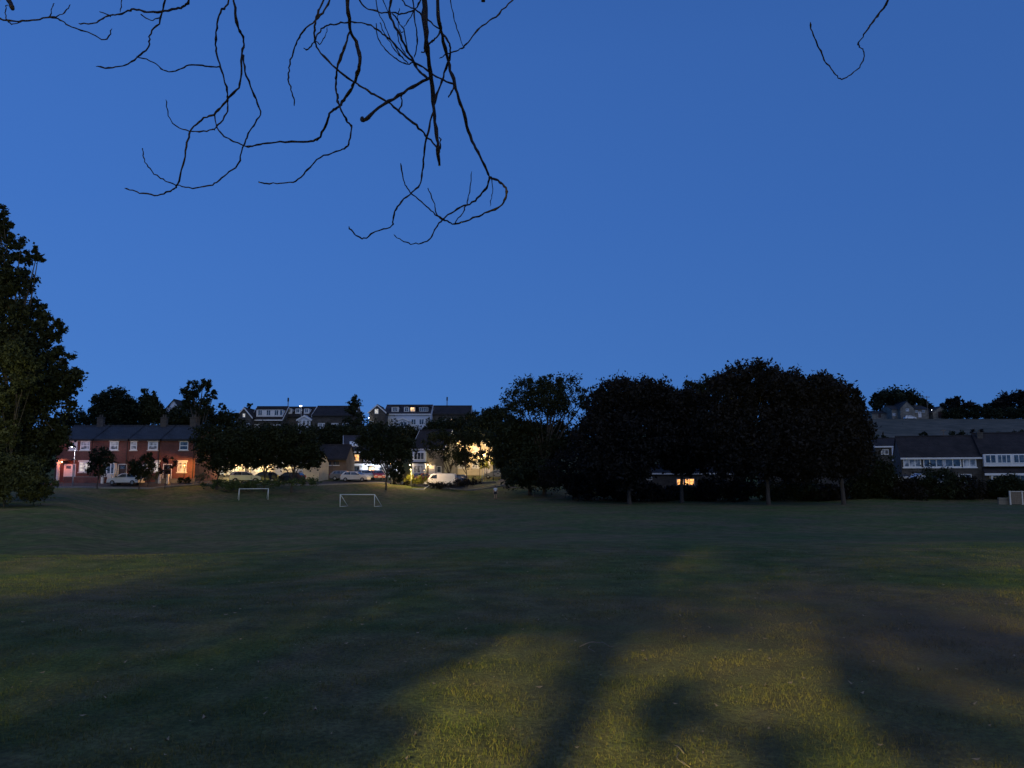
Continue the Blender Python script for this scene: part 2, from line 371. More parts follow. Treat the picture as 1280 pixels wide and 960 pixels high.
def tree(name, label, px, d, blobs, n=7000, leaf=None, size=.3, m='leaf', group=None, trunk=.35, cat='tree', hollow=.5, clump=.22, depth=.85, trunk_name='trunk', off=None):
    """blobs in photo measure (px,py,rx,ry[,dd]) laid out at the tree's own distance d"""
    base = ground(px, d)
    root = thing(name, base, label, cat, group)
    wb = []
    for b in blobs:
        dd = d + (b[4] if len(b) > 4 else 0)
        c = P(b[0], b[1], dd); k = PXM(dd)
        rx, rz = b[2] * k, b[3] * k
        wb.append((c.x - base.x, c.y - base.y, c.z - base.z, rx, max(rx, rz) * depth, rz))
    crown = npmesh('crown', leaves(wb, n, size, hollow, clump), 4, M[m], root)
    mb = MB()
    top = max(b[2] for b in wb); lo = min(b[2] - b[5] * .3 for b in wb)
    cxm = sum(b[0] for b in wb) / len(wb); cym = sum(b[1] for b in wb) / len(wb)
    h = max(top * .8, 1.0)
    pts = [Vector((0, 0, -.25)), Vector((0, 0, .15)), Vector((cxm * .1, cym * .1, h * .25)), Vector((cxm * .4 + .15, cym * .4, h * .55)), Vector((cxm * .8, cym * .8, h))]
    mb.tube(spline(pts, 3), [trunk * (1.35 if i < 2 else 1 - .85 * i / 12) for i in range(13)], 8)
    for b in wb:
        for q in range(2):
            f = random.uniform(.3, .6); s = Vector((cxm * f * .6, cym * f * .6, h * f))
            e = Vector((b[0] + random.uniform(-.5, .5) * b[3], b[1] + random.uniform(-.5, .5) * b[4], b[2] + random.uniform(-.3, .6) * b[5]))
            mid = s.lerp(e, .5) + Vector((random.uniform(-.3, .3), random.uniform(-.3, .3), .35))
            mb.tube(spline([s, mid, e], 3), [trunk * .42 * (1 - .8 * i / 6) for i in range(7)], 5)
    mb.build(trunk_name, M['bark'], root, True)
    return root
def shrub(label, px, d, blobs, n=1500, size=.14, m='leaf', group=None, name='shrub', cat='shrub', **kw):
    return tree(name, label, px, d, blobs, n, size=size, m=m, group=group, trunk=.06, cat=cat, trunk_name='stem', **kw)

# ------------------------------------------------------------------ ground
def axis(lim, fine, n):
    t = np.linspace(0, 1, n); a = fine * n * t + (lim - fine * n) * t ** 4
    return a
ax = axis(700, .28, 190); xs = np.concatenate([-ax[:0:-1], ax])
ay = axis(900, .30, 330); ys = np.concatenate([[-60, -40, -25, -15, -8, -4, -2, -1], ay])
XX, YY = np.meshgrid(xs, ys); ZZ = terrain(XX, YY)
nv = XX.size; nx = len(xs); ny = len(ys)
me = bpy.data.meshes.new('ground'); me.vertices.add(nv)
me.vertices.foreach_set('co', np.stack([XX, YY, ZZ], -1).astype(np.float32).ravel())
ii, jj = np.meshgrid(np.arange(nx - 1), np.arange(ny - 1)); q = jj * nx + ii
idx = np.stack([q, q + 1, q + nx + 1, q + nx], -1).reshape(-1).astype(np.int32)
me.loops.add(len(idx)); me.loops.foreach_set('vertex_index', idx)
me.polygons.add(len(idx) // 4); me.polygons.foreach_set('loop_start', np.arange(0, len(idx), 4, dtype=np.int32))
me.polygons.foreach_set('use_smooth', np.ones(len(idx) // 4, dtype=bool))
me.update(calc_edges=True); me.materials.append(M['field'])
go = bpy.data.objects.new('ground', me); col.objects.link(go); tag(go, kind='structure')

def strip(name, line, width, m, lift=.06, kind='structure', h=0.0):
    """a sheet (or low kerb) following the ground along a line"""
    pts = []
    for (a, b) in zip(line[:-1], line[1:]):
        n = max(2, int((Vector(b) - Vector(a)).length / 1.5))
        for k in range(n): pts.append(Vector(a).lerp(Vector(b), k / n))
    pts.append(Vector(line[-1])); mb = MB(); vs = []; W = 4
    for i, p in enumerate(pts):
        t = (pts[min(i + 1, len(pts) - 1)] - pts[max(i - 1, 0)]).normalized(); nrm = Vector((-t.y, t.x))
        for k in range(W + 1):
            q = p + nrm * width * (k / W - .5); vs.append((q.x, q.y, T(q.x, q.y) + lift + h))
        if h:
            for s in (-.5, .5):
                q = p + nrm * width * s; vs.append((q.x, q.y, T(q.x, q.y) - .1))
    S = W + 1 + (2 if h else 0); fs = []
    for i in range(len(pts) - 1):
        for k in range(W): fs.append((i * S + k, i * S + k + 1, (i + 1) * S + k + 1, (i + 1) * S + k))
        if h:
            fs.append((i * S, (i + 1) * S, (i + 1) * S + W + 1, i * S + W + 1))
            fs.append((i * S + W, i * S + W + 2, (i + 1) * S + W + 2, (i + 1) * S + W))
    mb.add(vs, fs); o = mb.build(name, m); tag(o, kind=kind); return o
strip('road', [(-90, 97.5), (-45, 98.5), (-30, 108), (-18, 114.5), (-8, 117), (0, 128), (2, 150)], 5.0, M['asphalt'], .07)
strip('kerb', [(-90, 94.9), (-45, 95.9), (-29, 105.6), (-17.5, 111.9), (-6.5, 114.4), (2, 127)], .16, M['kerb'], .0, h=.18)
strip('path', [(-1.5, 131), (-1, 124), (0, 118)], 2.0, M['asphalt'], .05)

def hill_field():
    xs_ = np.linspace(1040, 1700, 70); ds = np.linspace(128, 292, 70); mb = MB(); vs = []
    for d_ in ds:
        for p_ in xs_: x = (p_ - CX) / F * d_; vs.append((x, d_, T(x, d_) + .25))
    mb.add(vs, [(j * 70 + i, j * 70 + i + 1, (j + 1) * 70 + i + 1, (j + 1) * 70 + i) for j in range(69) for i in range(69)])
    tag(mb.build('hill_field', M['hay'], None, True), kind='structure')
M['hay'] = mat('dry_pasture', (.15, .13, .10), (.055, .055, .042), .22, .95, .3, 8, spec=.1, c3=(.085, .08, .06))
hill_field()
# grass blades near the viewer
def blades():
    n = 460000
    d = 3.1 + (27 - 3.1) * RNG.random(n) ** 1.3
    x = (RNG.random(n) * 2 - 1) * d * .74
    # tufts: pull towards uneven clusters, thin out bald spots
    f = np.sin(x * 3.1 + 2 * np.sin(d * 2.3)) * np.sin(d * 3.7 + 1.5 * np.sin(x * 1.9)) + .6 * np.sin(x * 9.7 + d * 3) * np.sin(d * 11 + x * 4)
    keep = RNG.random(n) < (np.clip(.62 + .35 * f, .12, 1) * np.clip((27 - d) / 12, 0, 1))
    d = d[keep]; x = x[keep]; n = len(d); f = f[keep]
    z = terrain(x, d)
    h = (.008 + .019 * RNG.random(n)) * (1 + .35 * f); wd = .0014 + .00030 * d * (.6 + RNG.random(n) * .6)
    an = RNG.random(n) * 2 * np.pi; lean = RNG.random(n) * 1.1
    la = RNG.random(n) * 2 * np.pi
    V = np.empty((n, 3, 3))
    V[:, 0] = np.stack([x - np.cos(an) * wd, d - np.sin(an) * wd, z - .003], -1)
    V[:, 1] = np.stack([x + np.cos(an) * wd, d + np.sin(an) * wd, z - .003], -1)
    V[:, 2] = np.stack([x + np.cos(la) * h * lean, d + np.sin(la) * h * lean, z + h], -1)
    o = npmesh('grass', V.reshape(-1, 3), 3, M['blade'])
    tag(o, 'short patchy grass of the playing field in the foreground', 'grass', kind='stuff')
blades()
# dry leaves and bits lying in the grass
M['dry'] = mat('dry_leaf', (.34, .26, .16), (.2, .13, .08), 30, .8)
def litter():
    n = 420; d = 3.5 + 17 * RNG.random(n) ** 1.2; x = (RNG.random(n) * 2 - 1) * d * .72; z = terrain(x, d) + .022
    V = []
    for i in range(n):
        s = random.uniform(.010, .032); a = random.uniform(0, 6.28); c, s_ = math.cos(a), math.sin(a); cu = random.uniform(.2, .9) * s
        for (u, v, q) in ((-s, 0, cu), (0, -s * .45, 0), (s, 0, cu), (0, s * .45, .002)):
            V.append((x[i] + u * c - v * s_, d[i] + u * s_ + v * c, z[i] + q))
    tag(npmesh('leaf_litter', np.array(V), 4, M['dry']), 'dry fallen leaves scattered in the foreground grass', 'leaf litter', kind='stuff')
litter()
def fallen(px, py, pts, r, label):
    b = ghit(px, py); t = thing('fallen_twig', b, label, 'twig')
    MB().tube(spline([Vector((x, y, .03 + z)) for x, y, z in pts], 4), [r * (1 - .6 * i / (4 * (len(pts) - 1))) for i in range(4 * (len(pts) - 1) + 1)], 6).build('stem', M['wood'], t, True)
    MB().tube(spline([Vector((*pts[1][:2], .03)), Vector((pts[1][0] - .03, pts[1][1] - .1, .03)), Vector((pts[1][0] + .02, pts[1][1] - .2, .02))], 3), r * .5, 5).build('side_twig', M['wood'], t, True)
fallen(745, 813, [(-.16, -.03, 0), (-.05, .02, .03), (.03, .05, .02), (.07, .01, .03), (.13, -.03, 0), (.17, .01, 0)], .006, 'pale crooked dead twig lying on the grass right of the middle')
fallen(853, 949, [(0, -.05, .01), (-.02, .0, .03), (-.03, .06, .02)], .006, 'short pale stick poking out of the bright grass at bottom edge')

# ------------------------------------------------------------------ lamps
def bulb(parent, loc, power, color, radius=.08):
    l = bpy.data.lights.new('lamp_light', 'POINT'); l.energy = power; l.color = color; l.shadow_soft_size = radius
    o = bpy.data.objects.new('lamp_light', l); col.objects.link(o); o.parent = parent; o.location = loc; return o
def street_lamp(label, loc, h, power, color, bm, arm=(.9, 0), rad=.1, group='street lamps', lens=.16):
    """column with a bent arm and a lantern whose glass underside glows"""
    t = thing('street_lamp', loc, label, 'street lamp', group)
    MB().tube([(0, 0, -.3), (0, 0, 1.2), (0, 0, 1.25), (0, 0, h * .6), (0, 0, h)], [.09, .085, .06, .05, .04], 10).build('column', M['metal'], t, True)
    ax_, ay_ = arm
    MB().tube(spline([(0, 0, h - .02), (ax_ * .3, ay_ * .3, h + .14), (ax_ * .9, ay_ * .9, h + .2)], 5), .028, 8).build('arm', M['metal'], t, True)
    a = Matrix.Rotation(math.atan2(ay_, ax_), 3, 'Z'); o = Vector((ax_ * .9, ay_ * .9, h + .2))
    Wf = lambda x, y, z: tuple(a @ Vector((x, y, z)) + o)
    mb = MB(); sec = [(-.1, .05, .04), (0, .11, .08), (.35, .12, .09), (.5, .06, .04)]; vs = []; fs = []
    for x, hw, hh in sec: vs += [Wf(x, -hw, 0), Wf(x, -hw * .6, hh), Wf(x, hw * .6, hh), Wf(x, hw, 0)]
    for i in range(3):
        for k in range(4): fs.append((i * 4 + k, i * 4 + (k + 1) % 4, i * 4 + 4 + (k + 1) % 4, i * 4 + 4 + k))
    fs += [(0, 1, 2, 3), (12, 15, 14, 13)]
    mb.add(vs, fs).build('lantern', M['metal'], t)
    lm = MB(); c = Vector(Wf(.22, 0, -.05)); n = 8; vs = [c + Vector((0, 0, -lens * .7))]
    for r_, z_ in ((lens * .6, -lens * .5), (lens, 0)):
        vs += [c + Vector((math.cos(2 * math.pi * k / n) * r_, math.sin(2 * math.pi * k / n) * r_, z_)) for k in range(n)]
    fs = [(0, 1 + (k + 1) % n, 1 + k) for k in range(n)] + [(1 + k, 1 + (k + 1) % n, 1 + n + (k + 1) % n, 1 + n + k) for k in range(n)] + [tuple(range(1 + n, 1 + 2 * n))]
    lm.add(vs, fs).build('lens', bm, t, True)
    bulb(t, c + Vector((0, 0, -lens * .7 - rad - .05)), power, color, rad)
    return t

# ------------------------------------------------------------------ houses
def Wfront(ox, oy=0.0):   # wall facing -y; (u along, out, z)
    return lambda u, v, z: (ox + u, oy - v, z)
def Wleft(ox):            # wall facing -x
    return lambda u, v, z: (ox - v, -u, z)
def ring(mb, W, u0, u1, z0, z1, t, v0, v1):
    mb.box(u0, u1, v0, v1, z0, z0 + t, W); mb.box(u0, u1, v0, v1, z1 - t, z1, W)
    mb.box(u0, u0 + t, v0, v1, z0 + t, z1 - t, W); mb.box(u1 - t, u1, v0, v1, z0 + t, z1 - t, W)
def window(root, W, uc, z0, w_, h, cols=2, rows=1, pane='glass', frame='upvc', sill=None, lintel=None, transom=None, t=.08, label=None):
    u0, u1, z1 = uc - w_ / 2, uc + w_ / 2, z0 + h
    mb = MB(); ring(mb, W, u0, u1, z0, z1, t, -.05, .05)
    for k in range(1, cols):
        u = u0 + w_ * k / cols; mb.box(u - t * .45, u + t * .45, -.045, .045, z0 + t, z1 - t, W)
    for k in range(1, rows):
        z = z0 + h * k / rows; mb.box(u0 + t, u1 - t, -.04, .04, z - t * .4, z + t * .4, W)
    if transom: mb.box(u0 + t, u1 - t, -.042, .055, z0 + h * transom - t * .4, z0 + h * transom + t * .4, W)
    fr = mb.build('window', M[frame], root)
    if label: fr['label'] = label
    MB().box(u0 + t * .8, u1 - t * .8, -.02, .012, z0 + t * .8, z1 - t * .8, W).build('pane', M[pane], fr)
    if sill: MB().box(u0 - .12, u1 + .12, -.05, .11, z0 - .14, z0 - .004, W).build('sill', M[sill], fr)
    if lintel: MB().box(u0 - .14, u1 + .14, -.05, .06, z1 + .004, z1 + .24, W).build('lintel', M[lintel], fr)
    return fr
def door(root, W, uc, z0, w_=.95, h=2.05, m='door_w', frame='upvc', light=None):
    u0, u1 = uc - w_ / 2, uc + w_ / 2
    d_ = MB().box(u0, u1, -.03, .02, z0, z0 + h, W).build('door', M[m], root)
    mb = MB(); mb.box(u0 - .08, u0 - .002, -.04, .05, z0, z0 + h + .08, W); mb.box(u1 + .002, u1 + .08, -.04, .05, z0, z0 + h + .08, W); mb.box(u0 - .002, u1 + .002, -.04, .05, z0 + h + .002, z0 + h + .08, W)
    mb.build('door_frame', M[frame], d_)
    MB().box(u0 + .18, u1 - .18, .02, .03, z0 + h - .55, z0 + h - .15, W).build('door_light', M[light or 'glass'], d_)
    MB().box(u1 - .14, u1 - .09, .02, .07, z0 + 1.0, z0 + 1.12, W).build('handle', M['metal'], d_)
    return d_
def shell(root, w_, dp, hw, hr, wall, roof, gable='side', barge=None, gutter=None, oh=.3, th=.14, x0=None, x1=None, y0=0.0):
    """walls (with gables) and a pitched roof; front at y=0"""
    x0 = -w_ / 2 if x0 is None else x0; x1 = w_ / 2 if x1 is None else x1
    mb = MB()
    if gable == 'side':
        mb.prism([(0, -1.5), (dp, -1.5), (dp, hw), (dp / 2, hw + hr), (0, hw)], x0, x1, lambda p, q, a: (a, p, q))
    else:
        mb.prism([(x0, -1.5), (x1, -1.5), (x1, hw), ((x0 + x1) / 2, hw + hr), (x0, hw)], y0, dp, lambda p, q, a: (p, a, q))
    mb.build('wall', M[wall], root)
    r = MB()
    if gable == 'side':
        half = dp / 2; sl = hr / half; yo = -oh; zb = hw - oh * sl
        r.prism([(yo, zb + .02), (yo, zb + th), (half, hw + hr + th), (dp + oh, zb + th), (dp + oh, zb + .02), (half, hw + hr + .02)], x0 - .12, x1 + .12, lambda p, q, a: (a, p, q))
    else:
        half = (x1 - x0) / 2; xm = (x0 + x1) / 2; sl = hr / half; zb = hw - oh * sl
        r.prism([(x0 - oh, zb + .02), (x0 - oh, zb + th), (xm, hw + hr + th), (x1 + oh, zb + th), (x1 + oh, zb + .02), (xm, hw + hr + .02)], y0 - .15, dp + .15, lambda p, q, a: (p, a, q))
    ro = r.build('roof', M[roof], root)
    # ridge tiles
    rd = MB()
    if gable == 'side': rd.tube([(x0 - .12, dp / 2, hw + hr + th), (x1 + .12, dp / 2, hw + hr + th)], .11, 8)
    else: rd.tube([((x0 + x1) / 2, y0 - .15, hw + hr + th), ((x0 + x1) / 2, dp + .15, hw + hr + th)], .11, 8)
    rd.build('ridge', M[roof], ro)
    if barge:
        if gable == 'side':
            for xx in (x0 - .12, x1 + .12):
                a0, a1 = (xx - .05, xx - .003) if xx == x0 - .12 else (xx + .003, xx + .05)
                for ye, yc in ((-oh, dp / 2 - .001), (dp + oh, dp / 2 + .001)):
                    MB().prism([(ye, hw - oh * sl - .14), (ye, hw - oh * sl + .17), (yc, hw + hr + .17), (yc, hw + hr - .14)], a0, a1, lambda p, q, a: (a, p, q)).build('bargeboard', M[barge], ro)
        else:
            xm = (x0 + x1) / 2
            for xe, xc_ in ((x0 - oh, xm - .001), (x1 + oh, xm + .001)):
                MB().prism([(xe, hw - oh * sl - .14), (xe, hw - oh * sl + .17), (xc_, hw + hr + .17), (xc_, hw + hr - .14)], y0 - .21, y0 - .155, lambda p, q, a: (p, a, q)).build('bargeboard', M[barge], ro)
    if gutter and gable == 'side':
        zb = hw - oh * hr / (dp / 2)
        MB().box(x0 - .1, x1 + .1, -oh - .09, -oh - .003, zb - .12, zb + .1).build('fascia', M[gutter], ro)
    return ro
def chimney(ro, x, y, z0, h=1.5, w_=.7, m='brick', pots=2):
    mb = MB().box(x - w_ / 2, x + w_ / 2, y - .3, y + .3, z0 - .8, z0 + h); mb.box(x - w_ / 2 - .06, x + w_ / 2 + .06, y - .36, y + .36, z0 + h + .001, z0 + h + .12)
    for k in range(pots):
        px_ = x + (k - (pots - 1) / 2) * .3; mb.tube([(px_, y, z0 + h + .1), (px_, y, z0 + h + .5)], [.11, .09], 8)
    return mb.build('chimney', M[m], ro)
def dormer(ro, x0, x1, yf, z0, h, depth, panes, wall='white', roof='tile', pane='glass', lit=None, W_=None):
    """flat-topped box dormer across the roof slope (windows are sub-parts of the roof)"""
    MB().box(x0, x1, yf, yf + depth, z0, z0 + h).build('dormer', M[wall], ro)
    MB().box(x0 - .15, x1 + .15, yf - .18, yf + depth, z0 + h + .002, z0 + h + .16).build('dormer_roof', M[roof], ro)
    for (u, w_, c) in panes:
        mb = MB(); W = Wfront(0, yf); ring(mb, W, u - w_ / 2, u + w_ / 2, z0 + .25, z0 + h - .12, .07, -.02, .05)
        for k in range(1, c): uu = u - w_ / 2 + w_ * k / c; mb.box(uu - .035, uu + .035, -.02, .045, z0 + .32, z0 + h - .19, W)
        mb.build('window', M['upvc'], ro)
        MB().box(u - w_ / 2 + .06, u + w_ / 2 - .06, -.015, .012, z0 + .3, z0 + h - .18, W).build('pane', M[pane if lit is None or abs(u - lit) > .1 else 'lit'], ro)

def wall_light(root, x, y, z, power, color, bm, r=.05):
    MB().box(x - .06, x + .06, y + .08, y + .2, z - .1, z + .1).build('lamp_bracket', M['black'], root)
    mb = MB(); n = 8; vs = []; fs = []
    for j, (rr, zz) in enumerate(((.03, -.09), (.08, -.05), (.08, .05), (.03, .09))):
        vs += [(x + rr * math.cos(2 * math.pi * k / n), y + rr * math.sin(2 * math.pi * k / n), z + zz) for k in range(n)]
        if j: fs += [((j - 1) * n + k, (j - 1) * n + (k + 1) % n, j * n + (k + 1) % n, j * n + k) for k in range(n)]
    fs += [tuple(range(n - 1, -1, -1)), tuple(range(3 * n, 4 * n))]
    mb.add(vs, fs).build('wall_lamp', bm, root, True)
    bulb(root, (x, y - .22, z), power, color, r)

def capped_light(label, loc, h, power, color, group='added capped lamps', r=.04):  # added lamp on a post; the cap keeps its light low
    t = thing('added_lamp', loc, label, 'lamp', group)
    MB().tube([(0, 0, -.3), (0, 0, h - .1)], [.045, .035], 8).build('post', M['black'], t, True)
    n = 12; c = [(0, 0, h + .2)] + [(.27 * math.cos(2 * math.pi * k / n), .27 * math.sin(2 * math.pi * k / n), h + .11) for k in range(n)]
    MB().add(c + [(x, y, z - .02) for x, y, z in c], [(0, 1 + k, 1 + (k + 1) % n) for k in range(n)] + [(13, 14 + (k + 1) % n, 14 + k) for k in range(n)] + [(1 + k, 14 + k, 14 + (k + 1) % n, 1 + (k + 1) % n) for k in range(n)]).build('cap', M['black'], t)
    MB().tube([(0, 0, h - .1), (0, 0, h - .06), (0, 0, h - .05)], [.05, .05, .03], 8).build('bulb', M['bulb_o'], t, True)
    bulb(t, (0, 0, h + .0), power, color, r); return t
# -- red brick terrace on the left
TD = 102.0; k = PXM(TD)
def terrace_house(i, pxl, pxr, label, ups, lows, doors, chim=None, bay=None, extra=None):
    x0 = (pxl - CX) * k; x1 = (pxr - CX) * k; xc = (x0 + x1) / 2
    g = .78; root = thing('terraced_house', (xc, TD, g), label, 'house', 'houses of the red brick terrace')
    zt = P(640, 549, TD).z - g; zr = P(640, 533.5, TD + 4).z - g
    wl = x1 - x0
    ro = shell(root, wl - .02, 8.0, zt, zr - zt, 'brick', 'slate', oh=.22, gutter='black')
    W = Wfront(0)
    for (px, w_, pane) in ups:
        u = (px - CX) * k - xc; z0 = P(640, 562.5, TD).z - g
        window(root, W, u, z0, w_, P(640, 551.8, TD).z - g - z0, 1, 2, pane, 'upvc', 'stonetrim', 'stonetrim', t=.10)
    for (px, w_, pane) in lows:
        u = (px - CX) * k - xc; z0 = P(640, 590, TD).z - g
        window(root, W, u, z0, w_, P(640, 577.5, TD).z - g - z0, 2, 1, pane, 'upvc', 'stonetrim', 'stonetrim', transom=.7, t=.09)
    for (px, m_) in doors:
        u = (px - CX) * k - xc; door(root, W, u, .12, 1.0, 2.1, m_)
    if chim is not None: chimney(ro, (chim - CX) * k * 1.03 - xc, 4.0, zr, 1.2, .8, 'stone_d')
    MB().tube([(wl / 2 - .25, -.07, zt - .3), (wl / 2 - .25, -.07, .1)], .045, 6).build('downpipe', M['black'], root)
    return root
hA = terrace_house(0, 72, 119, 'end terraced house with white door lit red, left of the terrace, half behind big tree', [(93, 1.1, 'curtain'), (108, 1.25, 'curtain')], [(109, 1.5, 'lit_w')], [(89, 'door_w')], 121)
hB = terrace_house(1, 119, 163, 'terraced house with projecting white bay window, second from the left', [(144, 1.15, 'curtain')], [], [(156, 'door_d')])
hC = terrace_house(2, 163, 203, 'terraced house behind small bushy tree, third in the brick row', [(161.5+7, .85, 'curtain'), (192.5, 1.3, 'curtain')], [(196, 1.2, 'lit_w')], [(182, 'door_w')], 201)
hD = terrace_house(3, 203, 246, 'terraced house at right end with amber-lit ground floor wall', [(231, 1.15, 'glass')], [(230, 1.2, 'curtain')], [(212, 'door_d')], 238)
# bay window of the second house
W = Wfront(0); xB = ((119 + 163) / 2 - CX) * k
ub = (142.5 - CX) * k - xB
bay = MB().box(ub - .75, ub + .75, -.75, -.004, -1.2, .95).build('bay_base', M['stonetrim'], hB)
mb = MB(); Wb = Wfront(0, -.75); ring(mb, Wb, ub - .75, ub + .75, .955, 2.45, .1, -.1, .0)
for s in (-.25, .25): mb.box(ub + s - .05, ub + s + .05, -.09, -.01, 1.05, 2.35, Wb)
for s in (-1, 1): mb.box(ub + s * .75 - (.1 if s > 0 else 0), ub + s * .75 + (0 if s > 0 else .1), -.74, -.11, .96, 2.45, Wb)
bw = mb.build('bay_window', M['upvc'], hB)
MB().box(ub - .66, ub + .66, -.07, -.04, 1.05, 2.35, Wb).build('pane', M['glass'], bw)
MB().box(ub - .85, ub + .85, -.86, -.003, 2.455, 2.62).build('bay_roof', M['slate'], hB)
# porch pilaster lit red, beside the first door
xA = ((72 + 119) / 2 - CX) * k
up = (80.5 - CX) * k - xA
MB().box(up - .14, up + .14, -.9, -.62, -1.0, 2.75).build('porch_post', M['stonetrim'], hA)
MB().box(up - .2, (97.5 - CX) * k - xA, -.95, -.004, 2.76, 2.95).build('porch_roof', M['slate'], hA)
mb = MB(); Wp = Wfront(0); us = (95.2 - CX) * k - xA; ring(mb, Wp, us - .3, us + .3, .5, 2.3, .08, -.04, .05); mb.build('side_light', M['upvc'], hA)
MB().box(us - .24, us + .24, -.02, .01, .58, 2.22, Wp).build('side_pane', M['glass'], hA)
wall_light(hA, up + .55, -1.0, 2.55, 110, (1.0, .20, .08), M['bulb_o'])
capped_light('low capped amber lamp added to light the right end of the terrace', Vector(((233 - CX) * PXM(99.6), 99.6, .7)), 2.2, 700, (1.0, .45, .10))  # invented post lamp; its cap leaves the upper wall dark
# skylights on the terrace roof
for px_, hh in ((105, hA), (117, hA)):
    c = P(px_, 541.5, TD + 2.0) - hh.location; MB().box(c.x - .4, c.x + .4, c.y - .1, c.y + .1, c.z - .05, c.z + .06).build('skylight', M['upvc'], hh)
# street light by the terrace
g_ = ground(95.5, 97.0); street_lamp('white street lamp glowing in front of the brick terrace', g_, P(640, 560, 97).z - g_.z, 260, (.95, .80, .85), M['bulb_w'], (0, -.5), .12)
# garden walls and posts
def wall_run(name, label, cat, a, b, h, m, th=.22, group=None, post=None):
    A = Vector((a[0], a[1], T(*a))); B = Vector((b[0], b[1], T(*b))); L = (B - A).length
    t = thing(name, A, label, cat, group, math.atan2(B.y - A.y, B.x - A.x))
    dz = B.z - A.z; n = 6; mb = MB()
    for i in range(n):
        f0, f1 = i / n, (i + 1) / n; mb.box(L * f0, L * f1, -th / 2, th / 2, -.8 + dz * f0, h + dz * f0)
    mb.build('wall_panel', M[m], t)
    for i in range(n):
        f0, f1 = i / n, (i + 1) / n
        MB().box(L * f0 + .005, L * f1 - .005, -th / 2 - .03, th / 2 + .03, h + dz * f0 + .003, h + dz * f0 + .07).build('coping', M['kerb'], t)
    return t
wall_run('garden_wall', 'low brick garden wall in front of the white door of the terrace', 'wall', ((84 - CX) * PXM(100.4), 100.4), ((137 - CX) * PXM(100.4), 100.4), .8, 'brick')
wall_run('garden_wall', 'low stone garden wall below the amber-lit house end', 'wall', ((198 - CX) * PXM(100.4), 100.4), ((247 - CX) * PXM(100.4), 100.4), .55, 'stone')
for px_, lb in ((132, 'pale gate post left of the white parked car'), (142, 'thin pale gate post beside the bay window'), (203, 'pale gate post at the gap in the stone garden wall'), (213, 'second pale gate post by the amber-lit wall')):
    b = ground(px_, 99.9); t = tag(MB().box(-.14, .14, -.14, .14, -.3, 1.15).box(-.18, .18, -.18, .18, 1.152, 1.25).build('gate_post', M['stonetrim']), lb, 'post', 'gate posts by the terrace'); t.location = b

def place_house(label, pxc, d, base_py, rot=0, group=None, name='house'):
    p = P(pxc, base_py, d); t = thing(name, p, label, 'house', group, R(rot)); return t
# -- cream bungalow behind the trees
h1 = place_house('low cream rendered house brightly lit behind dark trees', 300, 112, 600.5)
shell(h1, 9.5, 7, 3.4, 1.8, 'cream', 'tile', gutter='white')
window(h1, W, .95, .9, .8, 1.1, 1, 1, 'glass', 'upvc', 'stonetrim'); window(h1, W, -3.2, .9, 1.6, 1.2, 3, 1, 'lit_w', 'upvc', 'stonetrim')
door(h1, W, 2.2, .1, .95, 2.1); window(h1, W, -1.2, .9, 1.2, 1.2, 2, 1, 'curtain', 'upvc', 'stonetrim')
wall_light(h1, -.9, -.5, 2.6, 380, (1, .78, .42), M['bulb_o']); wall_light(h1, 3.3, -.5, 2.6, 380, (1, .78, .42), M['bulb_o'])
h1b = place_house('cream garage wing right of the cream bungalow, behind parked cars', 362, 113, 600.5)
shell(h1b, 8.5, 6, 2.7, 1.2, 'cream', 'tile', gutter='white')
window(h1b, W, 1.2, .9, 1.3, 1.0, 2, 1, 'curtain', 'upvc', 'stonetrim'); MB().box(-3.6, -1.1, -.05, -.004, .05, 2.15).build('garage_door', M['door_w'], h1b)
wall_light(h1b, -.4, -.5, 2.3, 55, (1, .8, .5), M['bulb_o'])
# -- brown brick house next to the white one
h2 = place_house('plain brown brick house with small windows left of the white house', 413, 121, 600)
zt = P(640, 573, 121).z - h2.location.z; zr = P(640, 557, 124).z - h2.location.z
ro = shell(h2, 38 * PXM(121), 6.5, zt, zr - zt, 'brick_b', 'tile', gutter='black')
for u, z0 in ((.35, 2.35), (-.9, 2.35), (.5, .55)): window(h2, W, u + .5, z0, .85, .55, 2, 1, 'glass', 'upvc' if z0 < 1 else 'black', 'stonetrim')
door(h2, W, -1.1, .05, .9, 2.0, 'wood')
# -- white house with wall lights (rotated so the left gable shows)
h3 = place_house('white fronted house with dark roof and bright wall lights behind parked cars', 466, 130, 599, rot=14)
zt = P(640, 564, 130).z - h3.location.z; zr = P(640, 546, 134).z - h3.location.z
ro = shell(h3, 9.6, 8.6, zt, zr - zt, 'brick_b', 'tile_b', barge='white', gutter='white')
MB().box(-4.6, 4.6, -.10, -.004, -.9, 2.62).build('white_render_panel', M['white'], h3)
MB().box(-4.75, 4.75, -.42, -.004, 2.68, 2.86).build('canopy', M['slate'], h3)
MB().box(-4.75, -3.7, -.06, -.004, 2.9, zt - .2).build('cladding_panel', M['clad'], h3)
MB().box(-1.6, 3.9, -.06, -.004, 2.9, zt - .2).build('cladding_panel', M['clad'], h3)
Wr = Wfront(0, -.11); Wu = Wfront(0, -.065)
for u in (-2.9, -.3, 2.9): window(h3, Wr, u, .95, 1.25, 1.25, 2, 1, 'glass', 'black')
door(h3, Wr, 1.4, .05)
window(h3, Wfront(0, 0), -2.75, 3.0, .85, 1.15, 1, 1, 'lit_o', 'upvc', label='upstairs window lit orange')
window(h3, Wu, -.6, 3.1, 1.5, 1.0, 3, 1, 'curtain', 'upvc'); window(h3, Wu, 2.6, 3.1, 1.5, 1.0, 3, 1, 'glass', 'upvc')
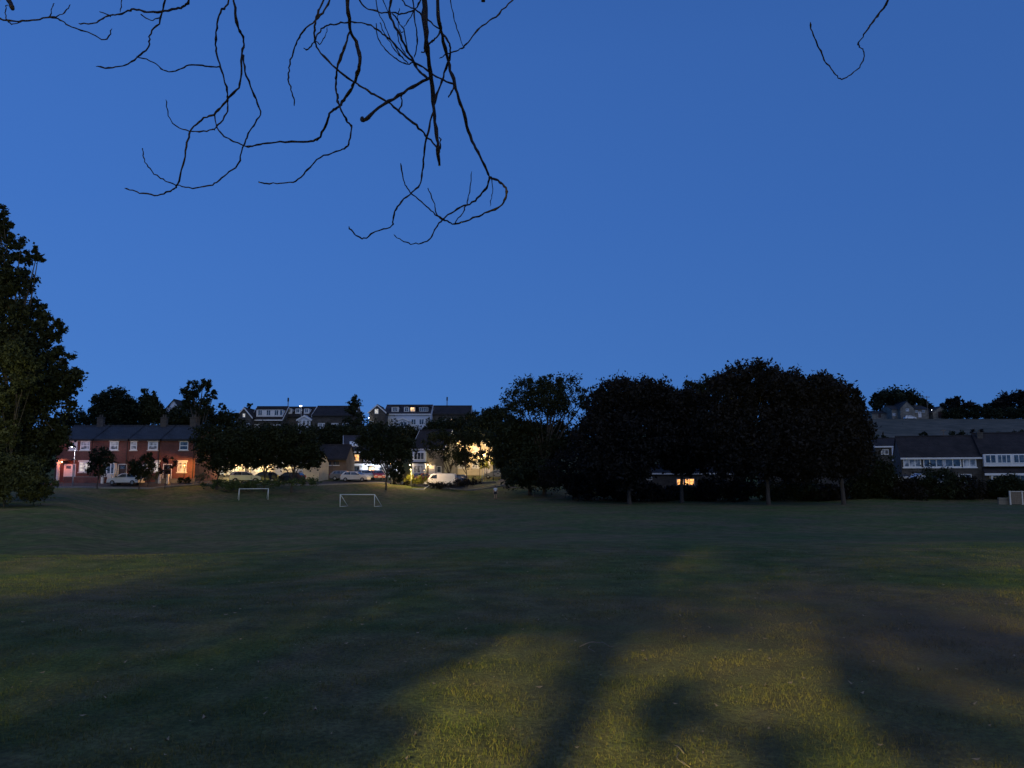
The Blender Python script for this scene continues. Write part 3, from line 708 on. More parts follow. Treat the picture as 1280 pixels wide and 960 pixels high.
# roof window
s_ = (zr - zt) / 4.3
MB().add([(-3.9, 1.1, zt + 1.1 * s_ + .16), (-1.7, 1.1, zt + 1.1 * s_ + .16), (-1.7, 2.3, zt + 2.3 * s_ + .16), (-3.9, 2.3, zt + 2.3 * s_ + .16),
          (-3.9, 1.1, zt + 1.1 * s_ + .30), (-1.7, 1.1, zt + 1.1 * s_ + .30), (-1.7, 2.3, zt + 2.3 * s_ + .30), (-3.9, 2.3, zt + 2.3 * s_ + .30)],
         [(0, 3, 2, 1), (4, 5, 6, 7), (0, 1, 5, 4), (1, 2, 6, 5), (2, 3, 7, 6), (3, 0, 4, 7)]).build('roof_window', M['upvc'], ro)
for u in (-4.1, -1.25, .45, 4.1): wall_light(h3, u, -.36, 2.1, 60, (.72, .84, 1.0), M['bulb_w'])
wall_light(h3, -4.0, -.3, 3.9, 6, (.8, .9, 1), M['bulb_w'])
# -- second pale house with lit porch, left of the van
h4 = place_house('tall gabled house with pale bay and lit porch behind the van', 535, 128, 598, rot=-12)
zt = P(640, 560, 128).z - h4.location.z; zr = P(640, 536, 131).z - h4.location.z
ro = shell(h4, 5.6, 8, zt, zr - zt - .3, 'stone', 'tile', barge='white', gutter='white')
MB().box(-2.6, -.3, -.5, -.004, 2.75, 4.6).build('bay_upper', M['clad'], h4)
MB().box(-2.6, -.3, -.5, -.004, -.9, 2.45).build('bay_lower', M['clad'], h4)
MB().box(-2.75, -.15, -.62, -.004, 2.47, 2.73).build('bay_roof', M['tile_b'], h4)
Wy = Wfront(0, -.5); window(h4, Wy, -1.45, 3.1, 1.8, 1.2, 3, 1, 'glass'); window(h4, Wy, -1.45, .9, 1.8, 1.25, 3, 1, 'curtain')
door(h4, W, .7, .05, .95, 2.1, 'door_w', light='lit'); window(h4, W, 1.9, .9, .8, 1.1, 1, 1, 'glass', 'upvc', 'stonetrim')
wall_light(h4, .05, -.3, 2.2, 45, (1, .66, .3), M['bulb_o']); wall_light(h4, -3.0, -.6, 2.2, 55, (1, .7, .36), M['bulb_o'])
# -- lit cream house seen through leaves
h5 = place_house('warmly lit cream house glimpsed through leaves above the hedges', 580, 140, 592, rot=4)
ro = shell(h5, 10.5, 7, 6.0, 1.6, 'cream', 'tile', gutter='white')
for u in (-3.4, -.6, 2.2): window(h5, W, u, 3.9, 1.3, 1.2, 2, 1, 'lit', 'upvc', 'stonetrim'); window(h5, W, u, 1.0, 1.5, 1.3, 3, 1, 'curtain', 'upvc', 'stonetrim')
door(h5, W, 4.2, .05)
for u in (-4.6, -2.0, .8, 3.6): wall_light(h5, u, -.8, 5.2 if u < 2 else 3.3, 260, (1, .62, .26), M['bulb_o'])
wall_light(h5, .9, -.3, 2.6, 60, (1, .66, .3), M['bulb_o'])

# -- bungalows on the hill, left to right
def hill_house(label, pxl, pxr, d, base_py, eave_py, ridge_py, dp=8, wall='brick_b', roof='tile', barge='white', rot=0, **kw):
    t = place_house(label, (pxl + pxr) / 2, d, base_py, rot, 'houses on the hill')
    w_ = (pxr - pxl) * PXM(d); zt = P(640, eave_py, d).z - t.location.z; zr = P(640, ridge_py, d + dp / 2).z - t.location.z
    ro = shell(t, w_, dp, zt, zr - zt, wall, roof, barge=barge, **kw); return t, ro, w_, zt, zr
tz = place_house('distant house gable peeping over trees behind the terrace', 216, 168, 530, 0, 'houses on the hill')
zt = P(640, 512, 168).z - tz.location.z; zr = P(640, 500, 168).z - tz.location.z
shell(tz, 21 * PXM(168), 8, zt, zr - zt, 'clad', 'tile', gable='front', barge='black'); window(tz, W, 0, zt - .3, .8, .8, 2, 1)
# H1: front gable + dormer wing
t1 = place_house('front gabled bungalow with white bargeboards at left end of the hill row', 304, 160, 543, 0, 'houses on the hill')
zt = P(640, 521, 160).z - t1.location.z; zr = P(640, 510, 160).z - t1.location.z
ro = shell(t1, 19 * PXM(160), 8, zt, zr - zt, 'stone_d', 'tile', gable='front', barge='white')
window(t1, W, 0, zt - .1, .55, .8, 1, 1, 'lit_w'); window(t1, W, 1.0, .4, .7, 1.9, 1, 2, 'curtain')
t2, ro, w_, zt, zr = hill_house('hill bungalow with wide white dormer of four windows', 313, 352, 162, 543, 524, 509, gutter='white', wall='stone_d')
dormer(ro, -2.4, w_ / 2 - .1, .55, P(640, 520.5, 162).z - t2.location.z, 1.55, 3.2, [(-1.6, .9, 2), (.2, .9, 2), (1.9, .9, 2), (2.9, .65, 1)])
for u in (-2.0, .2, 2.3): window(t2, W, u, .95, 1.5, 1.2, 2, 1, 'curtain')
t3, ro, w_, zt, zr = hill_house('hill bungalow with three small white dormers', 353, 388, 166, 542, 520, 509.5, gutter='black', wall='stone_d')
for uu in (-1.9, 0, 1.9): dormer(ro, uu - .55, uu + .55, .5, P(640, 517, 166).z - t3.location.z, 1.2, 2.4, [(uu, .8, 2)])
# conservatory with pale gabled glass
cv = place_house('pale glazed conservatory with low gable in front of the small dormers', 380, 158, 533, 0, None, 'conservatory'); cv['category'] = 'conservatory'
shell(cv, 2.6, 2.5, 1.4, .75, 'clad', 'clad', gable='front', barge='white')
for u in (-.8, 0, .8): window(cv, W, u, .15, .7, 1.15, 1, 1, 'curtain')
t4, ro, w_, zt, zr = hill_house('long plain dark roofed house right of the glowing hill lamp', 390, 442, 158, 541, 519, 508.5, gutter='black', wall='stone_d', dp=9)
for u in (-2.4, .4, 2.6): window(t4, W, u, .9, 1.4, 1.1, 3, 1, 'curtain' if u < 2 else 'glass')
t5 = place_house('front gabled bungalow with white bargeboards at left end of right hill row', 471, 168, 538, 0, 'houses on the hill')
zt = P(640, 515, 168).z - t5.location.z; zr = P(640, 506.5, 168).z - t5.location.z
ro = shell(t5, 20 * PXM(168), 8, zt, zr - zt, 'stone_d', 'tile', gable='front', barge='white')
window(t5, W, -.15, zt - .4, .85, 1.1, 1, 1, 'lit_w'); window(t5, W, -1.1, 1.0, 1.1, 1.1, 2, 1, 'curtain')
wall_light(t5, -1.75, -.3, P(640, 522.5, 168).z - t5.location.z, 18, (1, .93, .8), M['bulb_w'], .08)
t6, ro, w_, zt, zr = hill_house('hill house with one window glowing orange under a white dormer', 480, 538, 172, 537, 517, 507, wall='clad', roof='tile_b', gutter='white')
z_ = P(640, 515.5, 172).z - t6.location.z
dormer(ro, -3.7, -2.1, .6, z_, 1.35, 2.5, [(-2.9, 1.2, 3)]); dormer(ro, -.9, .3, .6, z_, 1.35, 2.5, [(-.3, .9, 2)])
dormer(ro, .5, 1.8, .6, z_, 1.35, 2.5, [(1.1, 1.1, 2)], 'slate', lit=1.1); dormer(ro, 2.4, 4.9, .6, z_, 1.35, 2.5, [(3.6, 2.0, 4)], 'slate')
for u, p_ in ((-3.8, 'curtain'), (-1.9, 'curtain'), (1.4, 'glass'), (3.2, 'glass'), (4.5, 'curtain')): window(t6, W, u, 1.1, 1.1, 1.3, 2, 1, p_)
cv2 = place_house('white glazed porch jutting out below the orange hill window', 503, 169, 535.5, 0, None, 'glazed_porch'); cv2['category'] = 'porch'
shell(cv2, 2.4, 2.5, 1.75, .5, 'clad', 'clad', gable='front', barge='white'); window(cv2, W, .25, .3, 1.5, 1.2, 2, 1, 'glass')
t7, ro, w_, zt, zr = hill_house('long low dark roofed house at right end of hill row with glowing window', 536, 588, 176, 534, 517, 508, gutter='black', wall='stone_d')
window(t7, W, -1.4, .8, 1.3, 1.1, 2, 1, 'curtain'); window(t7, W, .9, .8, 1.3, 1.1, 1, 1, 'lit', label='window lit orange')
# -- hill street lamps and poles
for px_, py_, d_, pw, cc, bm_, lb in ((376, 507.5, 152, 8, (.9, .95, 1), 'bulb_w', 'white street lamp shining against the sky beside the long dark roof'),
                                  (497, 507.3, 182, 5, (1, .85, .65), 'bulb_w', 'small street lamp shining just over the hill roof by the dormers'),):
    g_ = ground(px_, d_); street_lamp(lb, g_, P(640, py_, d_).z - g_.z - .15, pw, cc, M[bm_], (0, -.4), .1, lens=.3 if d_ < 160 else .2)
for px_, py0, d_, lb in ((359, 497, 172, 'thin dark aerial pole above the small dormers'), (558.5, 496, 182, 'thin dark pole above the long low roof at right of the hill row')):
    g_ = ground(px_, d_); t = thing('pole', g_, lb, 'pole', 'thin poles on the hill'); h = P(640, py0, d_).z - g_.z
    MB().tube([(0, 0, -.2), (0, 0, h)], [.12, .09], 6).build('mast', M['wood'], t); MB().box(-.16, .16, -.1, .1, h - .9, h - .1).build('aerial', M['black'], t)

# ------------------------------------------------------------------ right-hand houses
RR = 20; CD, SD = math.cos(R(RR)), math.sin(R(RR))
rh = place_house('dark tiled house with row of white framed upstairs windows on the right', 1178, 105, 611, rot=-RR, group='houses on the right')
kk = PXM(105) / 1.132; zt = P(640, 571, 105).z - rh.location.z; zr = P(640, 546.5, 109).z - rh.location.z
w1 = 100 * kk; ro = shell(rh, w1 - .02, 8.5, zt, zr - zt, 'stone_d', 'tile', gutter='white')
Wz = P(640, 584, 105).z - rh.location.z; hw = P(640, 573.3, 105).z - rh.location.z - Wz
for px_, n_, w_, pn in ((1142, 3, 2.2, 'curtain'), (1168.5, 3, 2.4, 'glass'), (1193, 2, 2.0, 'glass'), (1213.5, 2, 1.6, 'curtain')): window(rh, W, (px_ - 1178) * kk, Wz, w_, hw, n_, 1, pn, 'upvc', 'upvc', t=.12)
MB().box((1178 - 1178) * kk + .15, (1185 - 1178) * kk - .05, -.05, -.004, Wz, Wz + hw).build('cladding_panel', M['clad'], rh)
window(rh, W, (1207 - 1178) * kk, .9, 1.5, 1.1, 2, 1, 'glass', 'upvc', 'stonetrim')
for u in (-3, -.5): window(rh, W, u, .9, 1.4, 1.1, 2, 1, 'glass', 'upvc', 'stonetrim')
w2 = 9.8; c2 = rh.location + Vector((CD, -SD, 0)) * (w1 / 2 + w2 / 2)
rh2 = thing('house', c2, 'house at right edge with white first floor window band over tiled canopy', 'house', 'houses on the right', R(-RR))
dl = (c2 - Vector((CD, -SD, 0)) * w2 / 2).y
zt = P(640, 566.5, dl).z - c2.z; zr = P(640, 543, dl + 4).z - c2.z
ro = shell(rh2, w2 - .02, 8.5, zt, zr - zt, 'stone_d', 'tile')
zb = P(640, 583, dl).z - c2.z
MB().box(-4.75, 4.85, -.7, -.004, zb, zt - .16).build('window_bay', M['white'], rh2)
Wq = Wfront(0, -.7)
for u, n_, w_ in ((-3.95, 2, 1.3), (-2.4, 3, 1.6), (-.4, 3, 1.9), (1.7, 3, 1.8), (3.7, 3, 1.8)): window(rh2, Wq, u, zb + .4, w_, zt - .16 - zb - .45, n_, 1, 'glass', t=.09)
MB().prism([(-1.6, zb - 1.05), (-1.6, zb - .93), (-.01, zb - .1), (-.01, zb - .25)], -4.9, 5.1, lambda p, q, a: (a, p, q)).build('canopy_roof', M['tile'], rh2)
MB().box(-4.95, 5.15, -1.68, -1.605, zb - 1.2, zb - .92).build('canopy_fascia', M['white'], rh2)
for u in (-4.1, -2.9, 2.5): MB().box(u - .1, u + .1, -1.55, -1.35, -.8, zb - 1.06).build('porch_post', M['white'], rh2)
door(rh2, W, -3.5, .05, 1.0, 2.1, 'door_w'); window(rh2, W, -.2, .8, 2.2, 1.2, 3, 1, 'glass')
chimney(ro, -4.2, 3.4, zr - .6, .7, .7, 'stone_d', 1)
rh3 = place_house('house further back with white eaves and white boarded end left of the dark tiled roof', 1116, 124, 604, rot=-RR, group='houses on the right')
zt = P(640, 557.5, 124).z - rh3.location.z; zr = P(640, 549, 127).z - rh3.location.z
kk3 = PXM(124) / 1.132; ro = shell(rh3, 40 * kk3, 6.5, zt, zr - zt, 'stone_d', 'tile', gutter='white', barge='white')
zq = P(640, 576, 124).z - rh3.location.z
MB().box(.1, 1.5, -.3, -.004, zq, zt - .15).build('boarded_bay', M['white'], rh3)
W3 = Wfront(0, -.3); window(rh3, W3, .8, zt - 1.3, .9, .8, 2, 1, 'glass'); window(rh3, W3, .8, zq + .25, .9, .8, 2, 1, 'curtain')
window(rh3, W, -.9, zt - 1.4, 1.1, .9, 2, 1, 'curtain')
cv3 = place_house('small bluish glazed porch half hidden by the dark hedge on the right', 1152, 101.5, 604, 0, None, 'glazed_porch'); cv3['category'] = 'porch'
shell(cv3, 1.3, 1.6, .75, .3, 'clad', 'clad', gable='front', barge='white'); window(cv3, W, 0, .12, 1.0, .6, 3, 1)
gr = place_house('long low flat roofed garage with pale edge behind hedge on the right', 1124, 103, 605, 0, None, 'garage'); gr['category'] = 'garage'
shell(gr, 38 * PXM(103), 4, .9, .15, 'stone_d', 'slate', gutter='upvc'); window(gr, W, .5, .1, .9, .6, 2, 1)
# lit low house glimpsed through the wood
h6 = place_house('low house with bright orange windows glimpsed under the big trees', 850, 116, 612, 0)
shell(h6, 17, 6, 2.5, 1.2, 'stone_d', 'tile', gutter='white')
kz = PXM(116)
window(h6, W, (850.5 - 850) * kz, P(640, 606.5, 116).z - h6.location.z, 1.1, .95, 1, 1, 'lit_o', 'upvc'); window(h6, W, (862 - 850) * kz, P(640, 606.5, 116).z - h6.location.z, 1.45, 1.0, 2, 1, 'lit_o', 'upvc')
window(h6, W, (808 - 850) * kz, P(640, 600, 116).z - h6.location.z, 1.9, .5, 3, 1, 'curtain', 'upvc')
h7 = place_house('dark house with one small porch light behind the right hand trees', 1020, 118, 611, 0)
shell(h7, 14, 6, 4.4, 1.5, 'stone_d', 'tile', gutter='white')
for u, z0 in ((-3, 3.0), (1.0, 3.0), (4, 3.0), (-3, .9)): window(h7, W, u, z0, 1.5, 1.0, 2, 1, 'curtain', 'upvc')
wall_light(h7, (1003 - 1020) * PXM(118), -.3, P(640, 603, 118).z - h7.location.z, 6, (1, .95, .85), M['bulb_w'])
# farm on the right hill
f1 = place_house('grey stone farmhouse on the skyline of the right hill', 1138, 286, 522, 0)
zt = P(640, 510, 286).z - f1.location.z; zr = P(640, 504, 288).z - f1.location.z
ro = shell(f1, 46 * PXM(286), 9, zt - .4, zr - zt - .5, 'stone', 'slate'); chimney(ro, 4.6, 4.5, zr - 1.4, .9, .9, 'stone', 2)
shell(f1, 0, 6, zt - .3, zr - zt + .6, 'stone', 'slate', gable='front', x0=-4.6, x1=.6, y0=-2.0)
Wg = Wfront(0, -2.0)
for u in (2.4, 5.0): window(f1, W, u, 1.9, 1.0, .9, 2, 1, 'glass')
window(f1, Wg, -2.0, 2.2, 1.1, 1.0, 2, 1, 'curtain'); window(f1, W, -6.0, .6, 1.2, 1.0, 2, 1, 'curtain'); door(f1, W, 3.6, .05)
f2 = place_house('small stone barn gable right of the farmhouse on the hill', 1176, 288, 522, 0, name='barn'); f2['category'] = 'barn'
zt = P(640, 515, 288).z - f2.location.z; zr = P(640, 508.5, 288).z - f2.location.z
shell(f2, 19 * PXM(288), 9, zt, zr - zt, 'stone', 'slate', gable='front'); MB().box(-.9, .9, -.08, -.004, 0, 2.3).build('barn_door', M['door_d'], f2)
wall_light(f2, -3.4, -.3, P(640, 512.5, 288).z - f2.location.z, 30, (.9, .95, 1), M['bulb_w'], .2)
f3 = place_house('low farm shed left of the stone farmhouse', 1100, 290, 522, 0, name='shed'); f3['category'] = 'shed'
shell(f3, 6, 5, 1.7, .8, 'stone', 'slate'); MB().box(-.6, .4, -.07, -.004, 0, 1.6).build('shed_door', M['door_d'], f3)
g_ = ground(1161, 284); t = thing('telegraph_pole', g_, 'telegraph pole with crossarm on the skyline by the farm', 'pole'); h = P(640, 495, 284).z - g_.z
MB().tube([(0, 0, -.3), (0, 0, h)], [.16, .11], 6).build('post', M['wood'], t); MB().box(-1.1, 1.1, -.08, .08, h - .5, h - .3).build('crossarm', M['wood'], t)
g_ = ground(1180.5, 150); t = thing('telegraph_pole', g_, 'thin pole standing against the dark hill field behind the tiled roof', 'pole'); h = P(640, 536, 150).z - g_.z
MB().tube([(0, 0, -.3), (-.25, 0, h)], [.12, .08], 6).build('post', M['wood'], t); MB().box(-.75, .25, -.06, .06, h - .4, h - .25).build('crossarm', M['wood'], t)

# ------------------------------------------------------------------ vehicles
def car(label, px, d, rz, paint, kind='hatch', dark=False, base=None):
    p = ground(px, d); p.z += .08
    if base is not None: p.z = P(px, base, d).z
    van = kind == 'van'
    t = thing('parked_van' if van else 'parked_car', p, label, 'van' if van else 'car', 'parked vehicles', R(rz))
    if van:
        L, Wd, H = 4.9, 1.9, 1.95
        low = [(-2.45, .35), (-2.45, 1.0), (-2.35, 1.75), (-2.2, 1.93), (.95, 1.95), (1.25, 1.82), (1.75, 1.15), (2.3, .98), (2.45, .8), (2.45, .35)]
        win = [[(.35, 1.2), (.35, 1.75), (.98, 1.75), (1.42, 1.2)]]; wins = (1.3, 1.72, 1.22, 1.78)
    else:
        L, Wd, H = 4.1, 1.72, 1.46
        low = [(-2.02, .3), (-2.05, .75), (-1.95, .98), (-1.55, 1.36), (-1.25, 1.45), (.1, 1.45), (.35, 1.4), (1.0, .97), (1.75, .84), (2.02, .68), (2.05, .3)]
        win = [[(-1.55, 1.02), (-1.3, 1.35), (-.5, 1.38), (-.5, 1.0)], [(-.42, 1.0), (-.42, 1.38), (.15, 1.37), (.78, .99)]]; wins = (.42, .96, 1.02, 1.36)
    hwid = Wd / 2
    mb = MB(); n = len(low); secs = [(-hwid, .93), (-hwid + .06, 1.0), (hwid - .06, 1.0), (hwid, .93)]; vs = []; fs = []
    cz = .75
    for j, (yy, s) in enumerate(secs):
        for (x, z) in low:
            tap = max(0, (z - 1.0)) * (.22 if not van else .08)
            y_ = yy - (tap if yy > 0 else -tap)
            vs.append((x * (1 if s == 1 else .985), y_, cz + (z - cz) * s if s < 1 else z))
    for j in range(3):
        for i in range(n): fs.append((j * n + i, j * n + (i + 1) % n, (j + 1) * n + (i + 1) % n, (j + 1) * n + i))
    fs += [tuple(range(n)), tuple(range(4 * n - 1, 3 * n - 1, -1))]
    mb.add(vs, fs).build('body', M[paint], t)
    for s in (-1, 1):
        for wn in win:
            def Wf(p, q, a, s=s): return (p, s * (hwid + a - max(0, q - 1.0) * (.22 if not van else .08)), q)
            MB().prism(wn, -.02, .006, Wf).build('side_window', M['glass'], t)
    x0, x1, z1, z0 = wins[0], wins[1], wins[3], wins[2]
    yb, yt = hwid - .12, hwid - .2
    if van: ws = [(1.29, -yt, 1.80), (1.29, yt, 1.80), (1.72, yb, 1.22), (1.72, -yb, 1.22)]
    else: ws = [(.40, -yt, 1.385), (.40, yt, 1.385), (.97, yb, 1.005), (.97, -yb, 1.005)]
    o_ = Vector((.02, 0, .02)); MB().add(ws + [tuple(Vector(v) + o_) for v in ws], [(0, 1, 2, 3), (4, 7, 6, 5), (0, 4, 5, 1), (1, 5, 6, 2), (2, 6, 7, 3), (3, 7, 4, 0)]).build('windscreen', M['glass'], t)
    if not van:
        ws = [(-1.57, -yt, 1.35), (-1.57, yt, 1.35), (-1.93, yb, 1.02), (-1.93, -yb, 1.02)]; o_ = Vector((-.02, 0, .02))
        MB().add(ws + [tuple(Vector(v) + o_) for v in ws], [(0, 1, 2, 3), (4, 7, 6, 5), (0, 4, 5, 1), (1, 5, 6, 2), (2, 6, 7, 3), (3, 7, 4, 0)]).build('rear_window', M['glass'], t)
    fx, rx = (1.55, -1.45) if van else (1.28, -1.25)
    for x in (fx, rx):
        for s in (-1, 1):
            y0, y1 = s * (hwid - .16), s * (hwid + .025)
            wh = MB().tube([(x, y0, .31), (x, y0 + (y1 - y0) * .15, .31), (x, y0 + (y1 - y0) * .85, .31), (x, y1, .31)], [.27, .31, .31, .27], 16).build('wheel', M['tyre'], t)
            MB().tube([(x, y1 - s * .01, .31), (x, y1 + s * .012, .31)], [.19, .17], 12).build('rim', M['metal'], wh)
    fxl = L / 2 - .04
    for s in (-1, 1):
        zl = .68 if not van else .82
        MB().box(fxl - .14, fxl + .025, min(s * (hwid - .45), s * (hwid - .12)), max(s * (hwid - .45), s * (hwid - .12)), zl - .09, zl + .06).build('headlight', M['lens'], t)
        MB().box(-L / 2 - .02 if not van else -2.48, -L / 2 + .12, min(s * (hwid - .3), s * (hwid - .08)), max(s * (hwid - .3), s * (hwid - .08)), .78, 1.0 if not van else 1.3).build('tail_light', M['lens_r'], t)
        MB().box((1.0 if van else .72), (1.12 if van else .84), min(s * hwid, s * (hwid + .17)), max(s * hwid, s * (hwid + .17)), 1.0, 1.13).build('wing_mirror', M['black'], t)
    MB().box(fxl - .02, fxl + .035, -.26, .26, .38, .48).build('number_plate', M['upvc'], t)
    MB().box(-L / 2 + .05, L / 2 - .05, -hwid + .12, hwid - .12, .2, .34).build('underbody', M['black'], t)
    return t
car('small white car parked side-on before the terrace', 161, 98.0, 180, 'car_white')
car('silver blue car half hidden by the tree before the cream wall', 309, 104.5, 20, 'car_silver')
car('dark saloon car right of the silver blue one, under the trees', 331, 106.5, 195, 'car_black')
car('black car with pale headlight parked right of the tree trunk', 364, 108, 172, 'car_black')
car('light car lit orange by the street lamp, nose to the right', 446, 112.5, -8, 'car_white')
car('silver car parked nose-out before the white house wall', 457.5, 119.5, -62, 'car_silver')
car('dark red car between silver car and tree before the white house', 473, 119.5, -70, 'car_red')
car('grey car only partly seen left of the orange lit car', 432, 115, 0, 'car_grey')
car('dark red car with bright reflections left of the cream van', 525, 119.5, -115, 'car_red')
car('pale panel van parked side-on under the dark trees', 551, 116, 176, 'car_white', 'van')
car('blue grey car tucked behind the tail of the pale van', 566, 119, 178, 'car_blue')
car('black car parked right of the tall dark tree beside the van', 577.5, 123, -70, 'car_black')
car('dark car beside yellow hedge near top of the path', 620, 134, 175, 'car_grey')
car('white car catching the skylight before the hilltop farmhouse', 1138, 281, 0, 'car_white')

# street lamps near the middle
g_ = ground(491, 110); street_lamp('amber street lamp glowing right of the white house among leaves', g_, P(640, 580, 110).z - g_.z - .1, 500, (1, .6, .26), M['bulb_o'], (0, -.5), .12, lens=.3)
g_ = ground(606, 133); street_lamp('amber lit street lamp under a blue leafed tree by the path', g_, P(640, 551, 133).z - g_.z - .2, 900, (1, .74, .5), M['bulb_o'], (.5, -.5), .12, lens=.22)
capped_light('capped amber lamp added by the nose of the pale van to light it', ground(531, 113), 2.5, 420, (1, .62, .34))  # lamp added only to brighten the van

# ------------------------------------------------------------------ goals, person, fences
def goal(label, pxl, pyl, pxr, pyr, back=.9, h=1.32, side=1, full=True):
    a = ghit(pxl, pyl); b = ghit(pxr, pyr)
    t = thing('football_goal', a, label, 'football goal', 'small football goals', math.atan2(b.y - a.y, b.x - a.x))
    L = ((b.x - a.x) ** 2 + (b.y - a.y) ** 2) ** .5; dz = b.z - a.z; r = .045
    MB().tube([(0, 0, -.05), (0, 0, h)], r, 10).build('post', M['goal'], t, True)
    MB().tube([(L, 0, dz - .05), (L, 0, h)], r, 10).build('post', M['goal'], t, True)
    MB().tube([(-r, 0, h), (L + r, 0, h)], r, 10).build('crossbar', M['goal'], t, True)
    for x, z in ((0, 0), (L, dz)): MB().tube([(x + (.35 * side), back, z + .02), (x + .03 * side, 0.02, h - .04)], r * .7, 8).build('stay', M['goal'], t, True); MB().tube([(x, 0, z + .03), (x + .35 * side, back, z + .03)], r * .6, 8).build('ground_bar', M['goal'], t, True)
    return t
goal('football goal with slanting stays on the field, nearer one', 425, 633.5, 468, 633.5, back=1.2, side=1.4)
goal('smaller looking football goal left, farther off before the bank', 298.5, 625.5, 335, 625, back=1.0, side=-.3)

def person():
    b = ground(619.5, 103); s = 1.0
    root = thing('person', b, 'person in white T-shirt and dark shorts standing on the far grass', 'person')
    J = {'pelvis': (0, 0, .95), 'spine': (0, 0, 1.15), 'chest': (0, .01, 1.34), 'neck': (0, 0, 1.5), 'headb': (0, -.01, 1.58), 'head': (0, -.02, 1.68),
         'shl': (.17, 0, 1.43), 'ell': (.25, .03, 1.14), 'wrl': (.27, -.06, .90), 'hal': (.27, -.09, .80),
         'shr': (-.17, 0, 1.43), 'elr': (-.25, .04, 1.14), 'wrr': (-.28, -.03, .90), 'har': (-.28, -.05, .80),
         'hl': (.09, 0, .90), 'kl': (.11, -.05, .5), 'al': (.11, .03, .09), 'tl': (.12, -.13, .04),
         'hr': (-.09, 0, .90), 'kr': (-.12, .0, .5), 'ar': (-.13, .1, .09), 'tr': (-.14, -.04, .04)}
    E = [('pelvis', 'spine'), ('spine', 'chest'), ('chest', 'neck'), ('neck', 'headb'), ('headb', 'head'), ('chest', 'shl'), ('shl', 'ell'), ('ell', 'wrl'), ('wrl', 'hal'),
         ('chest', 'shr'), ('shr', 'elr'), ('elr', 'wrr'), ('wrr', 'har'), ('pelvis', 'hl'), ('hl', 'kl'), ('kl', 'al'), ('al', 'tl'), ('pelvis', 'hr'), ('hr', 'kr'), ('kr', 'ar'), ('ar', 'tr')]
    rad = dict(pelvis=.14, spine=.125, chest=.15, neck=.06, headb=.085, head=.10, shl=.07, ell=.045, wrl=.03, hal=.035, shr=.07, elr=.045, wrr=.03, har=.035, hl=.10, kl=.06, al=.04, tl=.04, hr=.10, kr=.06, ar=.04, tr=.04)
    def skin(name, keys, m, grow=1.0, root_k='pelvis', pj=None):
        ks = list(keys); me_ = bpy.data.meshes.new(name)
        me_.from_pydata([(pj or J)[k_] for k_ in ks], [(ks.index(a), ks.index(b_)) for a, b_ in E if a in ks and b_ in ks], [])
        o = bpy.data.objects.new(name, me_); col.objects.link(o); o.parent = root
        md = o.modifiers.new('skin', 'SKIN'); md.use_smooth_shade = True
        for i, k_ in enumerate(ks):
            sv = me_.skin_vertices[0].data[i]; sv.radius = (rad[k_] * grow, rad[k_] * grow * .85); sv.use_root = (k_ == root_k)
        sb = o.modifiers.new('sub', 'SUBSURF'); sb.levels = 1; sb.render_levels = 2
        me_.materials.append(M[m]); return o
    skin('body', J.keys(), 'skin')
    J2 = dict(J); J2['ell'] = (.225, .02, 1.24); J2['elr'] = (-.225, .02, 1.24); J2['pelvis'] = (0, 0, .98)
    rad.update(ell=.075, elr=.075, neck=.07)
    skin('t_shirt', ('pelvis', 'spine', 'chest', 'neck', 'shl', 'ell', 'shr', 'elr'), 'shirt', 1.18, 'pelvis', {**J2, 'neck': (0, 0, 1.44)})
    rad.update(kl=.095, kr=.095)
    skin('shorts', ('pelvis', 'hl', 'kl', 'hr', 'kr'), 'shorts', 1.16, 'pelvis', {**J, 'kl': (.105, -.03, .62), 'kr': (-.11, 0, .62), 'pelvis': (0, 0, .93)})
    # hair cap, eyes, nose
    mb = MB(); n = 12; vs = []; fs = []
    for j in range(5):
        ph = j / 4 * math.pi * .55
        for k_ in range(n): a = 2 * math.pi * k_ / n; vs.append((.112 * math.sin(ph + .02) * math.cos(a), .01 + .122 * math.sin(ph + .02) * math.sin(a), 1.685 + .12 * math.cos(ph)))
        if j: fs += [((j - 1) * n + k_, (j - 1) * n + (k_ + 1) % n, j * n + (k_ + 1) % n, j * n + k_) for k_ in range(n)]
    mb.add(vs, fs).build('hair', M['hair'], root, True)
    for s_ in (-1, 1): MB().tube([(.035 * s_, -.105, 1.66), (.035 * s_, -.122, 1.66)], [.012, .006], 6).build('eye', M['black'], root)
    MB().tube([(0, -.1, 1.65), (0, -.135, 1.625)], [.012, .016], 6).build('nose', M['skin'], root)
    for s_ in (-1, 1):
        c = Vector((.11 if s_ > 0 else -.13, -.05 if s_ > 0 else .03, .04))
        MB().box(c.x - .05, c.x + .05, c.y - .12, c.y + .14, 0.0, .085).build('shoe', M['black'], root)
person()

# pale tubular rail before the yellow hedge
def rail():
    a = P(497, 611.5, 108); b = P(530, 611.2, 108); c = P(541, 603.5, 113)
    t = thing('hand_rail', a, 'pale low tubular rail with sloping end before the clipped yellow hedge', 'rail')
    MB().tube([(0, 0, 0), tuple(b - a), tuple(c - a)], .05, 8).build('bar', M['goal'], t, True)
    for q in (a, a.lerp(b, .33), a.lerp(b, .66), b, b.lerp(c, .6)):
        z = T(q.x, q.y) - .2; MB().tube([tuple(q - a - Vector((0, 0, .03))), (q.x - a.x, q.y - a.y, min(z, q.z - .3) - a.z)], .035, 6).build('post', M['goal'], t, True)
rail()
wall_run('retaining_wall', 'low stone wall rising to the right along the path', 'wall', ((576 - CX) * PXM(121), 121), ((620 - CX) * PXM(126), 126), .35, 'stone')
